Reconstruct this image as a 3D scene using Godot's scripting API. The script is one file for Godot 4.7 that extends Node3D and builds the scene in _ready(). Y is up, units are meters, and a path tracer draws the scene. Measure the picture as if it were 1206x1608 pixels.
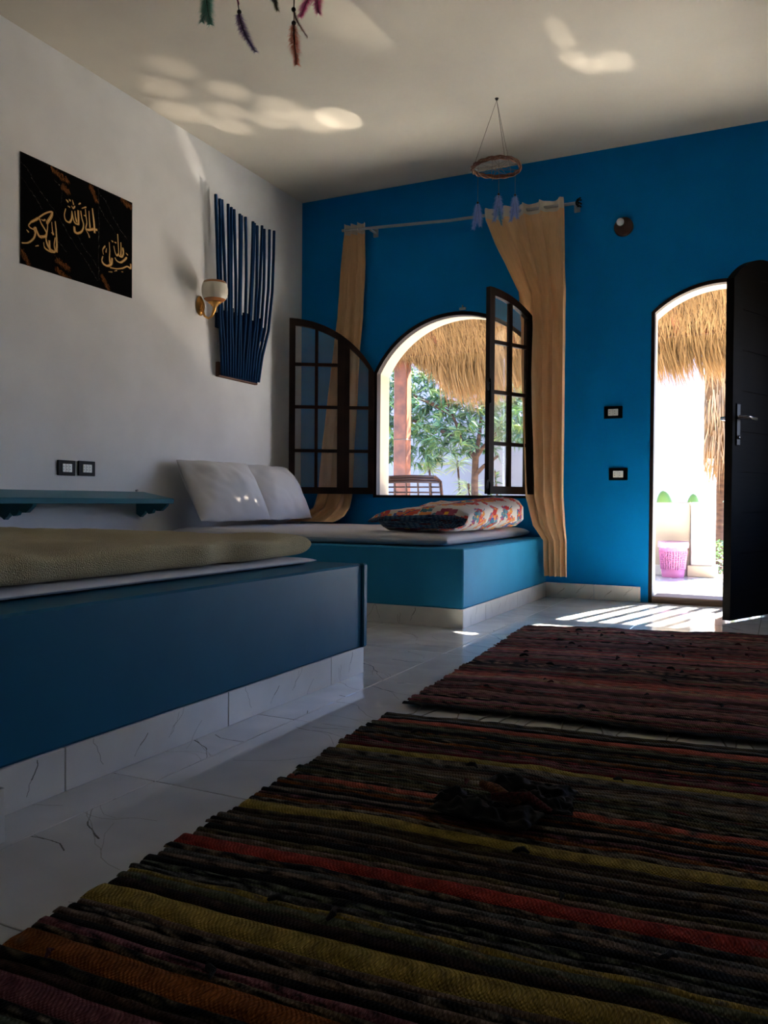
extends Node3D
# A whitewashed and blue room with two built-in beds, an arched window and an open door to a thatched veranda.
# x runs along the blue back wall, z from that wall into the room, y up; metres.

const GOLD := [[9,0.148,0.527,0.181,0.487,0.218,0.451,0.252,0.431,0.254,0.456,0.237,0.501,0.214,0.549],
	[8,0.153,0.538,0.167,0.575,0.190,0.608,0.209,0.643,0.200,0.679,0.162,0.699],
	[8,0.218,0.536,0.218,0.590,0.212,0.657,0.206,0.703,0.219,0.752,0.243,0.785,0.267,0.792],
	[9,0.281,0.509,0.289,0.582,0.293,0.657,0.295,0.721,0.293,0.782],
	[6,0.252,0.527,0.257,0.596,0.264,0.636],
	[8,0.281,0.662,0.273,0.730,0.281,0.786,0.257,0.801,0.238,0.787,0.233,0.713],
	[6,0.187,0.742,0.193,0.783,0.219,0.800,0.252,0.805],
	[8,0.016,0.813,0.057,0.797,0.088,0.766,0.111,0.725,0.120,0.679,0.111,0.646],
	[7,0.066,0.634,0.085,0.599,0.111,0.572,0.143,0.537],
	[7,0.066,0.636,0.079,0.651,0.107,0.653,0.120,0.632,0.130,0.660,0.148,0.694,0.167,0.703],
	[5,0.052,0.682,0.066,0.695],
	[5,0.168,0.537,0.183,0.541,0.198,0.528],
	[4,0.121,0.801,0.144,0.787],
	[5,0.250,0.625,0.267,0.630],
	[7,0.369,0.350,0.359,0.410,0.369,0.455,0.400,0.464,0.420,0.427,0.425,0.370],
	[8,0.422,0.349,0.435,0.409,0.450,0.447,0.479,0.448,0.483,0.411,0.479,0.323],
	[7,0.450,0.336,0.455,0.389,0.466,0.430],
	[9,0.502,0.313,0.512,0.376,0.528,0.436,0.513,0.500,0.476,0.537,0.451,0.531,0.445,0.494],
	[8,0.544,0.277,0.549,0.337,0.557,0.402,0.549,0.461,0.576,0.462,0.619,0.438,0.649,0.431],
	[9,0.608,0.242,0.616,0.307,0.624,0.373,0.630,0.462],
	[7,0.576,0.280,0.581,0.368,0.587,0.434],
	[5,0.549,0.473,0.571,0.504,0.582,0.533],
	[6,0.374,0.260,0.389,0.273],
	[6,0.399,0.246,0.409,0.252],
	[5,0.428,0.240,0.438,0.275],
	[5,0.483,0.254,0.498,0.238],
	[5,0.389,0.313,0.405,0.317],
	[5,0.422,0.299,0.435,0.315,0.450,0.289],
	[5,0.512,0.280,0.549,0.252],
	[5,0.531,0.339,0.544,0.339],
	[8,0.852,0.393,0.857,0.475,0.861,0.545,0.867,0.602,0.896,0.603,0.911,0.561,0.904,0.516],
	[7,0.884,0.464,0.887,0.534,0.884,0.595],
	[7,0.814,0.527,0.826,0.582,0.843,0.611,0.861,0.592],
	[8,0.769,0.510,0.775,0.590,0.772,0.661,0.781,0.717],
	[9,0.707,0.674,0.699,0.718,0.719,0.746,0.758,0.749,0.792,0.713,0.797,0.664],
	[8,0.781,0.758,0.844,0.747,0.902,0.720,0.950,0.685,0.983,0.691,0.986,0.654],
	[7,0.826,0.641,0.844,0.664,0.879,0.669,0.914,0.638,0.943,0.597],
	[5,0.713,0.649,0.707,0.604,0.729,0.561],
	[5,0.791,0.480,0.804,0.486],
	[5,0.820,0.484,0.836,0.485],
	[5,0.743,0.579,0.738,0.616],
	[5,0.937,0.551,0.954,0.563],
	[4,0.764,0.805,0.798,0.796],
	[4,0.821,0.779,0.844,0.765],
	[4,0.891,0.760,0.905,0.758]]
const VEINS := [[-0.002,0.093,0.056,0.126,0.106,0.216,0.194,0.322,0.310,0.442,0.410,0.609,0.534,0.751,0.675,0.953],
	[0.002,0.215,0.074,0.305,0.129,0.374,0.185,0.455],
	[0.667,0.054,0.739,0.113,0.796,0.228,0.877,0.335,0.973,0.428],
	[0.673,0.190,0.729,0.281,0.797,0.346,0.843,0.421],
	[0.482,0.569,0.545,0.668,0.620,0.742,0.663,0.806],
	[0.310,0.682,0.390,0.772],
	[0.664,0.015,0.670,0.399,0.666,0.748,0.675,0.953],
	[0.334,0.158,0.334,0.366],
	[0.266,0.121,0.329,0.160]]
const BROWNS := [[0.241,0.020,0.309,0.050,0.389,0.076],
	[0.339,0.145,0.394,0.173],
	[0.586,0.019,0.613,0.069,0.649,0.143],
	[0.888,0.008,0.948,0.041,0.996,0.049],
	[0.012,0.885,0.043,0.936,0.075,1.008],
	[0.291,0.941,0.351,0.985,0.416,1.007],
	[0.286,0.855,0.340,0.879,0.400,0.901],
	[0.697,0.864,0.730,0.922,0.764,0.987]]

const H := 3.02
const XR := 5.8
const ZF := 7.0
const WX := 1.31          # window centre
const WR := 0.728         # window arch radius
const WC := 1.302         # height of its centre
var m := {}
var taken := {}
var rng := RandomNumberGenerator.new()
var lump := FastNoiseLite.new()


func _ready() -> void:
	rng.seed = 7
	lump.seed = 3
	lump.frequency = 1.0
	lump.fractal_octaves = 3
	# ---- camera
	var cam := Camera3D.new()
	cam.name = "camera"
	cam.position = Vector3(3.4788, 0.6566, 5.6135)
	cam.rotation = Vector3(-0.0138, 0.4534, 0.0075)
	cam.fov = 63.91
	cam.near = 0.02
	cam.current = true
	add_child(cam)
	# ---- sky and exposure
	var env := Environment.new()
	var sky := Sky.new()
	var psm := ProceduralSkyMaterial.new()
	psm.sky_top_color = Color(0.40, 0.60, 0.92)
	psm.sky_horizon_color = Color(0.86, 0.90, 0.95)
	psm.ground_bottom_color = Color(0.62, 0.56, 0.48)
	psm.ground_horizon_color = Color(0.86, 0.88, 0.90)
	psm.sky_energy_multiplier = 1.0
	sky.sky_material = psm
	env.background_mode = Environment.BG_SKY
	env.sky = sky
	env.background_energy_multiplier = 3.35
	env.tonemap_mode = Environment.TONE_MAPPER_LINEAR
	env.tonemap_exposure = 3.8
	env.sdfgi_enabled = true
	env.ssao_enabled = true
	env.ssil_enabled = true
	var we := WorldEnvironment.new()
	we.name = "world_environment"
	we.environment = env
	add_child(we)
	# ---- sun, over the veranda roof and down into the room
	var sun := DirectionalLight3D.new()
	sun.name = "sun"
	sun.light_color = Color(1.0, 0.97, 0.92)
	sun.light_energy = 8.2
	sun.light_angular_distance = 0.53
	sun.shadow_enabled = true
	add_child(sun)
	sun.look_at_from_position(Vector3(4.2, 10.0, -10.0), Vector3(0, 0, 0))
	# ---- added spotlights without fixtures, standing in for sun mirrored by veranda tiles and casement glass
	for g in GLINT_SPOTS:
		var l := SpotLight3D.new()
		l.name = "added_glint_spot"
		l.light_color = Color(1.0, 0.94, 0.86)
		l.light_energy = g[2]
		l.spot_angle = g[3]
		l.spot_angle_attenuation = g[4]
		l.spot_range = 12.0
		l.spot_attenuation = 2.0
		l.light_size = 0.012
		l.shadow_enabled = true
		add_child(l, true)
		l.look_at_from_position(g[0], g[1], Vector3(0.1, 0, 1))
	make_materials()
	build_shell()
	build_floor()
	build_window()
	build_added_window()
	build_door()
	build_veranda()
	build_thatch()
	build_garden()
	build_beds()
	build_curtains()
	build_rugs()
	build_wall_things()
	build_mobiles()


# from, towards, energy, cone half-angle, softness: each is an added spot, set at a veranda tile or at the open casement
const GLINT_SPOTS := [
	[Vector3(1.80, 0.03, -1.40), Vector3(0.0, 2.30, 1.40), 0.8, 14.0, 0.9],
	[Vector3(1.82, 0.03, -1.42), Vector3(0.97, 3.02, 1.14), 4.2, 1.9, 0.35],
	[Vector3(1.80, 0.03, -1.42), Vector3(0.82, 3.02, 1.16), 3.8, 2.4, 0.9],
	[Vector3(1.78, 0.03, -1.38), Vector3(0.72, 3.02, 1.42), 2.8, 2.0, 0.9],
	[Vector3(1.74, 0.03, -1.38), Vector3(0.58, 3.02, 1.30), 3.0, 1.9, 0.9],
	[Vector3(1.78, 0.03, -1.30), Vector3(0.56, 3.02, 1.72), 2.5, 1.6, 0.9],
	[Vector3(1.74, 0.03, -1.32), Vector3(0.40, 3.02, 1.52), 2.5, 1.6, 0.9],
	[Vector3(1.72, 0.03, -1.40), Vector3(0.30, 3.02, 1.34), 2.8, 1.7, 0.9],
	[Vector3(1.72, 0.03, -1.36), Vector3(0.14, 3.02, 1.62), 3.0, 1.9, 0.9],
	[Vector3(1.76, 0.03, -1.28), Vector3(0.44, 3.02, 2.06), 2.0, 1.5, 0.9],
	[Vector3(1.74, 0.03, -1.28), Vector3(0.24, 3.02, 1.90), 2.0, 1.6, 0.9],
	[Vector3(1.74, 0.03, -1.40), Vector3(0.0, 2.90, 1.38), 3.0, 1.3, 0.9],
	[Vector3(1.74, 0.03, -1.42), Vector3(0.0, 2.74, 1.24), 3.0, 0.9, 0.9],
	[Vector3(1.80, 1.30, 0.48), Vector3(0.27, 0.635, 1.30), 1.6, 0.50, 0.9],
	[Vector3(1.80, 1.28, 0.48), Vector3(0.27, 0.645, 1.23), 1.6, 0.45, 0.9],
	[Vector3(1.80, 1.26, 0.48), Vector3(0.27, 0.620, 1.14), 1.6, 0.50, 0.9],
	[Vector3(1.95, 0.03, -1.45), Vector3(1.62, 3.02, 2.15), 1.8, 4.2, 0.9],
	[Vector3(3.78, 0.03, -1.72), Vector3(2.43, 3.02, 1.56), 3.0, 0.8, 0.9],
	[Vector3(3.80, 0.03, -1.74), Vector3(2.44, 3.02, 1.40), 3.4, 0.9, 0.9],
	[Vector3(3.82, 0.03, -1.76), Vector3(2.44, 3.02, 1.22), 3.8, 1.1, 0.9],
	[Vector3(3.84, 0.03, -1.76), Vector3(2.50, 3.02, 1.10), 4.0, 1.2, 0.9],
	[Vector3(3.88, 0.03, -1.76), Vector3(2.63, 3.02, 1.09), 3.8, 1.4, 0.7],
]

# ------------------------------------------------------------------ helpers

func numbered(called: String) -> String:
	if not taken.has(called):
		taken[called] = 0
		return called
	taken[called] += 1
	return "%s_%03d" % [called, taken[called]]


func new_st(group := -1) -> SurfaceTool:
	var st := SurfaceTool.new()
	st.begin(Mesh.PRIMITIVE_TRIANGLES)
	st.set_smooth_group(group)
	return st


func obj(called: String, st: SurfaceTool, material: Material, parent: Node3D = null) -> MeshInstance3D:
	st.generate_normals()
	return inst(called, st.commit(), material, parent)


func inst(called: String, mesh: Mesh, material: Material, parent: Node3D = null) -> MeshInstance3D:
	var o := MeshInstance3D.new()
	o.name = called if parent else numbered(called)
	o.mesh = mesh
	o.material_override = material
	(parent if parent else self).add_child(o, true)
	return o


func tag(o: Node3D, label: String, category: String, group := "", kind := "") -> Node3D:
	if label: o.set_meta("label", label)
	if category: o.set_meta("category", category)
	if group: o.set_meta("group", group)
	if kind: o.set_meta("kind", kind)
	return o


func thing(called: String, label: String, category: String, at := Vector3.ZERO, turn := 0.0, group := "") -> Node3D:
	var o := Node3D.new()
	o.name = numbered(called)
	add_child(o)
	o.position = at
	o.rotation.y = turn
	return tag(o, label, category, group)


func structure(o: Node3D) -> Node3D:
	o.set_meta("kind", "structure")
	return o


func vtx(st: SurfaceTool, p: Vector3, uv := Vector2.ZERO) -> void:
	st.set_uv(uv)
	st.add_vertex(p)


func face(st: SurfaceTool, pts: Array, centre: Vector3, uvs: Array = []) -> void:
	var mid := Vector3.ZERO
	for p in pts: mid += p
	mid /= pts.size()
	var n: Vector3 = (pts[0] - pts[2]).cross(pts[0] - pts[1])
	var order := range(pts.size())
	if n.dot(mid - centre) < 0: order.reverse()
	for k in range(1, pts.size() - 1):
		for i in [order[0], order[k], order[k + 1]]:
			vtx(st, pts[i], uvs[i] if uvs else Vector2.ZERO)


func cbox(st: SurfaceTool, c: Vector3, s: Vector3, bev := 0.004, b := Basis(), uvs := 1.0) -> void:
	# a box with chamfered edges
	var h := s / 2.0
	var q := h - Vector3.ONE * minf(bev, minf(h.x, minf(h.y, h.z)) * 0.9)
	for k in 3:
		var k1 := (k + 1) % 3
		var k2 := (k + 2) % 3
		for s0 in [-1.0, 1.0]:
			var pts := []
			var uv := []
			for e in [[-1, -1], [1, -1], [1, 1], [-1, 1]]:
				var p := Vector3.ZERO
				p[k] = h[k] * s0
				p[k1] = q[k1] * e[0]
				p[k2] = q[k2] * e[1]
				pts.append(c + b * p)
				uv.append(Vector2(p[0 if k != 0 else 2], p[2 if k == 1 else 1]) / uvs + Vector2(0.5, 0.5))
			face(st, pts, c, uv)
		for s1 in [-1.0, 1.0]:
			for s2 in [-1.0, 1.0]:
				var pts := []
				for e in [[-1, 0], [1, 0], [1, 1], [-1, 1]]:
					var p := Vector3.ZERO
					p[k] = q[k] * e[0]
					p[k1] = (h[k1] if e[1] == 0 else q[k1]) * s1
					p[k2] = (q[k2] if e[1] == 0 else h[k2]) * s2
					pts.append(c + b * p)
				face(st, pts, c)
	for sx in [-1.0, 1.0]:
		for sy in [-1.0, 1.0]:
			for sz in [-1.0, 1.0]:
				face(st, [c + b * Vector3(h.x * sx, q.y * sy, q.z * sz), c + b * Vector3(q.x * sx, h.y * sy, q.z * sz), c + b * Vector3(q.x * sx, q.y * sy, h.z * sz)], c)


func box_part(called: String, c: Vector3, s: Vector3, material: Material, parent: Node3D = null, bev := 0.004, b := Basis()) -> MeshInstance3D:
	var st := new_st()
	cbox(st, c, s, bev, b)
	return obj(called, st, material, parent)


func grid(st: SurfaceTool, rows: Array, uv_size := Vector2.ONE, flip := false) -> void:
	# rows of points, one quad between neighbours
	var nr := rows.size() - 1
	var nc: int = rows[0].size() - 1
	for i in nr:
		for j in nc:
			var a := [rows[i][j], rows[i][j + 1], rows[i + 1][j + 1], rows[i + 1][j]]
			var t := [Vector2(j, i), Vector2(j + 1, i), Vector2(j + 1, i + 1), Vector2(j, i + 1)]
			for k in ([0, 1, 2, 0, 2, 3] if not flip else [0, 2, 1, 0, 3, 2]):
				vtx(st, a[k], t[k] / Vector2(nc, nr) * uv_size)


func tube(st: SurfaceTool, path: Array, r, sides := 8, caps := true) -> void:
	var rows := []
	var up := Vector3.UP
	var n := path.size()
	for i in n:
		var d: Vector3 = (path[mini(i + 1, n - 1)] - path[maxi(i - 1, 0)]).normalized()
		if i == 0 and absf(d.dot(up)) > 0.9: up = Vector3.RIGHT
		up = (up - d * up.dot(d)).normalized()
		var side := d.cross(up)
		var rad: float = r[i] if r is Array else r
		var row := []
		for k in sides + 1:
			var a := TAU * k / sides
			row.append(path[i] + (up * cos(a) + side * sin(a)) * rad)
		rows.append(row)
	grid(st, rows, Vector2(1, n))
	if caps:
		for e in [0, n - 1]:
			var c: Vector3 = path[e]
			var o: Vector3 = path[1] if e == 0 else path[n - 2]
			for k in sides:
				face(st, [c, rows[e][k], rows[e][k + 1]], o)


func lathe(st: SurfaceTool, prof: Array, seg := 24, xf := Transform3D()) -> void:
	var rows := []
	for p in prof:
		var row := []
		for k in seg + 1:
			var a := TAU * k / seg
			row.append(xf * Vector3(p.x * cos(a), p.y, p.x * sin(a)))
		rows.append(row)
	grid(st, rows)


func prism(st: SurfaceTool, poly: PackedVector2Array, depth: float, xf := Transform3D()) -> void:
	# an outline in x, y pushed from z = 0 to z = depth
	var tris := Geometry2D.triangulate_polygon(poly)
	var c2 := Vector2.ZERO
	for p in poly: c2 += p / poly.size()
	var mid := xf * Vector3(c2.x, c2.y, depth / 2)
	for t in range(0, tris.size(), 3):
		for z in [0.0, depth]:
			var pts := []
			var uv := []
			for k in 3:
				var p := poly[tris[t + k]]
				pts.append(xf * Vector3(p.x, p.y, z))
				uv.append(p)
			var away: Vector3 = xf.basis.z * (1.0 if z > 0 else -1.0) * signf(depth)
			face(st, pts, (pts[0] + pts[1] + pts[2]) / 3 - away, uv)
	var ccw := not Geometry2D.is_polygon_clockwise(poly)
	for i in poly.size():
		var a := poly[i]
		var b := poly[(i + 1) % poly.size()]
		var nrm := (b - a).orthogonal() * (1.0 if ccw else -1.0)
		var q := [xf * Vector3(a.x, a.y, 0), xf * Vector3(b.x, b.y, 0), xf * Vector3(b.x, b.y, depth), xf * Vector3(a.x, a.y, depth)]
		var md: Vector3 = (q[0] + q[2]) / 2
		face(st, q, md + xf.basis * Vector3(nrm.x, nrm.y, 0) * -1.0)


func cushion(st: SurfaceTool, size: Vector3, p: float, q: float, noise := 0.0, nscale := 3.0, n := 24, xf := Transform3D(), nn := 0) -> void:
	# a stuffed slab: size.x by size.z, size.y thick, standing on y = 0
	var nz := nn if nn else n
	for side in [1.0, -1.0]:
		var rows := []
		for i in nz + 1:
			var row := []
			for j in n + 1:
				var u := sin((2.0 * j / n - 1) * PI / 2)
				var v := sin((2.0 * i / nz - 1) * PI / 2)
				var f := pow(maxf(0.0, (1 - pow(absf(u), p)) * (1 - pow(absf(v), p))), 1.0 / q)
				var x := u * size.x / 2
				var z := v * size.z / 2
				var w := lump.get_noise_3d(x * nscale, 7.0 if side > 0 else 20.0, z * nscale) * noise
				row.append(xf * Vector3(x + w * 0.3, size.y * (0.5 + 0.5 * side * f) + w * (f if side > 0 else 0.0), z + w * 0.3))
			rows.append(row)
		grid(st, rows, Vector2(size.x, size.z), side < 0)


func arch(x0: float, x1: float, spring: float, apex: float, y0: float, n := 28) -> PackedVector2Array:
	var w := (x1 - x0) / 2
	var rise := apex - spring
	var r := (w * w + rise * rise) / (2 * rise)
	var half := asin(w / r)
	var out := PackedVector2Array([Vector2(x0, y0), Vector2(x1, y0)])
	for i in n + 1:
		var a := half - 2 * half * i / n
		out.append(Vector2((x0 + x1) / 2 + r * sin(a), apex - r + r * cos(a)))
	return out

# ------------------------------------------------------------------ materials

func noise_image(s: int, freq: float, size := 256, oct := 4, lo := 0.0, hi := 1.0, wide := 1, high := 1) -> Image:
	var n := FastNoiseLite.new()
	n.seed = s
	n.frequency = freq
	n.fractal_octaves = oct
	n.noise_type = FastNoiseLite.TYPE_SIMPLEX_SMOOTH
	var im := n.get_seamless_image(size / wide, size / high)
	im.convert(Image.FORMAT_L8)
	var d := im.get_data()
	for i in d.size(): d[i] = int(clampf(lo + (hi - lo) * d[i] / 255.0, 0, 1) * 255)
	im = Image.create_from_data(size / wide, size / high, false, Image.FORMAT_L8, d)
	im.resize(size, size, Image.INTERPOLATE_CUBIC)
	im.convert(Image.FORMAT_RGB8)
	return im


func tex(im: Image) -> ImageTexture:
	return ImageTexture.create_from_image(im)


func mat(called: String, c: Color, rough := 0.8, o := {}) -> StandardMaterial3D:
	var k := StandardMaterial3D.new()
	k.resource_name = called
	k.albedo_color = c
	k.roughness = rough
	for key in o:
		match key:
			"tex": k.albedo_texture = o.tex
			"bump":
				k.heightmap_enabled = true
				k.heightmap_texture = o.bump[0]
				k.heightmap_scale = o.bump[1]
			"tri":
				k.uv1_triplanar = true
				k.uv1_world_triplanar = o.get("world", true)
				k.uv1_scale = o.tri
			"uv": k.uv1_scale = o.uv
			"metal": k.metallic = o.metal
			"spec": k.metallic_specular = o.spec
			"sheen":
				k.rim_enabled = true
				k.rim = o.sheen
				k.rim_tint = 0.6
			"back":
				k.backlight_enabled = true
				k.backlight = o.back
			"vertex": k.vertex_color_use_as_albedo = true
			"coat":
				k.clearcoat_enabled = true
				k.clearcoat = o.coat
				k.clearcoat_roughness = 0.1
	m[called] = k
	return k


func stroke(im: Image, pts: Array, w0: float, w1: float, c: Color) -> void:
	# a pen stroke through points, its width running from w0 to w1
	var n := pts.size() - 1
	for i in n:
		var a: Vector2 = pts[i]
		var b: Vector2 = pts[i + 1]
		var steps := maxi(1, int(a.distance_to(b)))
		for k in steps:
			var t := float(k) / steps
			var p := a.lerp(b, t)
			var r := maxf(0.5, lerpf(w0, w1, (i + t) / n) / 2)
			im.fill_rect(Rect2i(int(p.x - r), int(p.y - r), maxi(1, int(2 * r)), maxi(1, int(2 * r))), c)


func marble(s: int) -> Image:
	var im := noise_image(s, 0.004, 512, 3, 0.90, 1.0)
	var r := RandomNumberGenerator.new()
	r.seed = s
	for v in 7:
		var p := Vector2(r.randf_range(0, 512), r.randf_range(0, 512))
		var a := r.randf_range(-0.5, 0.9)
		var pts := []
		for k in r.randi_range(6, 16):
			pts.append(p)
			a += r.randf_range(-0.45, 0.45)
			p += Vector2(cos(a), sin(a)) * r.randf_range(14, 34)
		var g := r.randf_range(0.42, 0.68)
		var c := Color(g * 1.04, g, g * 0.93)
		stroke(im, pts, r.randf_range(1, 3.5), 1.0, c)
		if r.randf() < 0.6:
			var q := []
			for k in 5: q.append(pts[mini(k + 2, pts.size() - 1)] + Vector2(k * 5, k * k * 4))
			stroke(im, q, 2.0, 1.0, c.lightened(0.25))
	return im


func skirting_image(s: int) -> Image:
	# veins that cross the narrow band a skirting tile is cut from
	var im := noise_image(s, 0.004, 512, 3, 0.92, 1.0)
	var r := RandomNumberGenerator.new()
	r.seed = s
	for v in 5:
		var x := r.randf_range(20, 480)
		var lean := r.randf_range(-0.6, 1.1)
		var pts := []
		var y0 := r.randf_range(200, 250)
		for k in r.randi_range(5, 12):
			pts.append(Vector2(x + lean * k * 10 + r.randfn(0, 2.5), y0 + k * 10))
		var g := r.randf_range(0.34, 0.62)
		stroke(im, pts, r.randf_range(1, 2), r.randf_range(1, 4.5) if v == 0 else 1.0, Color(g * 1.05, g, g * 0.9))
	return im


func poster_image() -> Image:
	var w := 1024
	var h := 728
	var im := Image.create_empty(w, h, false, Image.FORMAT_RGB8)
	im.fill(Color(0.018, 0.018, 0.02))
	var r := RandomNumberGenerator.new()
	r.seed = 5
	for b in BROWNS:
		for k in 260:
			var i := r.randi_range(0, b.size() / 2 - 2) * 2
			var t := r.randf()
			var p := Vector2(lerpf(b[i], b[i + 2], t) * w, lerpf(b[i + 1], b[i + 3], t) * h)
			p += Vector2(r.randfn(0, 9), r.randfn(0, 9))
			var c := Color(0.36, 0.20, 0.10).lerp(Color(0.72, 0.47, 0.25), r.randf()).darkened(r.randf() * 0.6)
			stroke(im, [p, p + Vector2(r.randf_range(3, 14), r.randf_range(6, 20))], 3, 1, c)
	for v in VEINS:
		var pts := []
		for i in range(0, v.size() - 2, 2):
			for k in 8:
				var t := k / 8.0
				pts.append(Vector2(lerpf(v[i], v[i + 2], t) * w, lerpf(v[i + 1], v[i + 3], t) * h) + Vector2(r.randfn(0, 2.5), r.randfn(0, 2.5)))
		for i in pts.size() - 1:
			var g := r.randf_range(0.22, 0.55)
			stroke(im, [pts[i], pts[i + 1]], r.randf_range(1, 4), 1, Color(g, g * 0.97, g * 0.9))
	for s in GOLD:
		var c := Curve2D.new()
		var n: int = (s.size() - 1) / 2
		for i in n:
			var p := Vector2(s[1 + 2 * i] * w, s[2 + 2 * i] * h)
			var prev := Vector2(s[1 + 2 * maxi(i - 1, 0)] * w, s[2 + 2 * maxi(i - 1, 0)] * h)
			var next := Vector2(s[1 + 2 * mini(i + 1, n - 1)] * w, s[2 + 2 * mini(i + 1, n - 1)] * h)
			c.add_point(p, (prev - next) / 6, (next - prev) / 6)
		var pts := Array(c.tessellate(4, 3))
		stroke(im, pts, s[0] * 1.0, s[0] * 2.1, Color(0.74, 0.57, 0.34))
		stroke(im, pts, s[0] * 0.3, s[0] * 0.5, Color(0.95, 0.84, 0.64))
	return im


func flower_image() -> Image:
	var im := Image.create_empty(512, 512, false, Image.FORMAT_RGB8)
	im.fill(Color(0.80, 0.78, 0.76))
	var r := RandomNumberGenerator.new()
	r.seed = 21
	var cols := [Color(0.72, 0.10, 0.10), Color(0.10, 0.20, 0.55), Color(0.85, 0.45, 0.12), Color(0.55, 0.16, 0.30), Color(0.15, 0.40, 0.50), Color(0.80, 0.25, 0.15)]
	for k in 62:
		var c: Color = cols[r.randi_range(0, 5)]
		var p := Vector2(r.randf_range(20, 490), r.randf_range(20, 490))
		var rad := r.randf_range(14, 38)
		for petal in 6:
			var a := petal * TAU / 6 + r.randf()
			stroke(im, [p, p + Vector2(cos(a), sin(a)) * rad], rad * 0.45, rad * 0.75, c.lightened(r.randf() * 0.25))
		stroke(im, [p, p + Vector2(2, 2)], rad * 0.5, rad * 0.5, Color(0.9, 0.7, 0.2))
		var q := p + Vector2(r.randf_range(-60, 60), r.randf_range(-60, 60))
		stroke(im, [p + Vector2(rad, rad), (p + q) / 2 + Vector2(12, 0), q], 6, 2, cols[r.randi_range(1, 4)])
	return im


func patch_image() -> Image:
	var im := Image.create_empty(256, 256, false, Image.FORMAT_RGB8)
	im.fill(Color(0.16, 0.30, 0.42))
	var r := RandomNumberGenerator.new()
	r.seed = 33
	for i in 16:
		for j in 16:
			if (i + j) % 2 == 0: im.fill_rect(Rect2i(i * 16, j * 16, 9, 9), Color(0.50, 0.60, 0.66))
	for k in 22:
		var p := Vector2(r.randf_range(0, 256), r.randf_range(0, 256))
		for a in 5: stroke(im, [p, p + Vector2(cos(a * 1.26), sin(a * 1.26)) * 16], 9, 6, Color(0.34, 0.10, 0.12) if k % 3 else Color(0.07, 0.10, 0.2))
	return im


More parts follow.
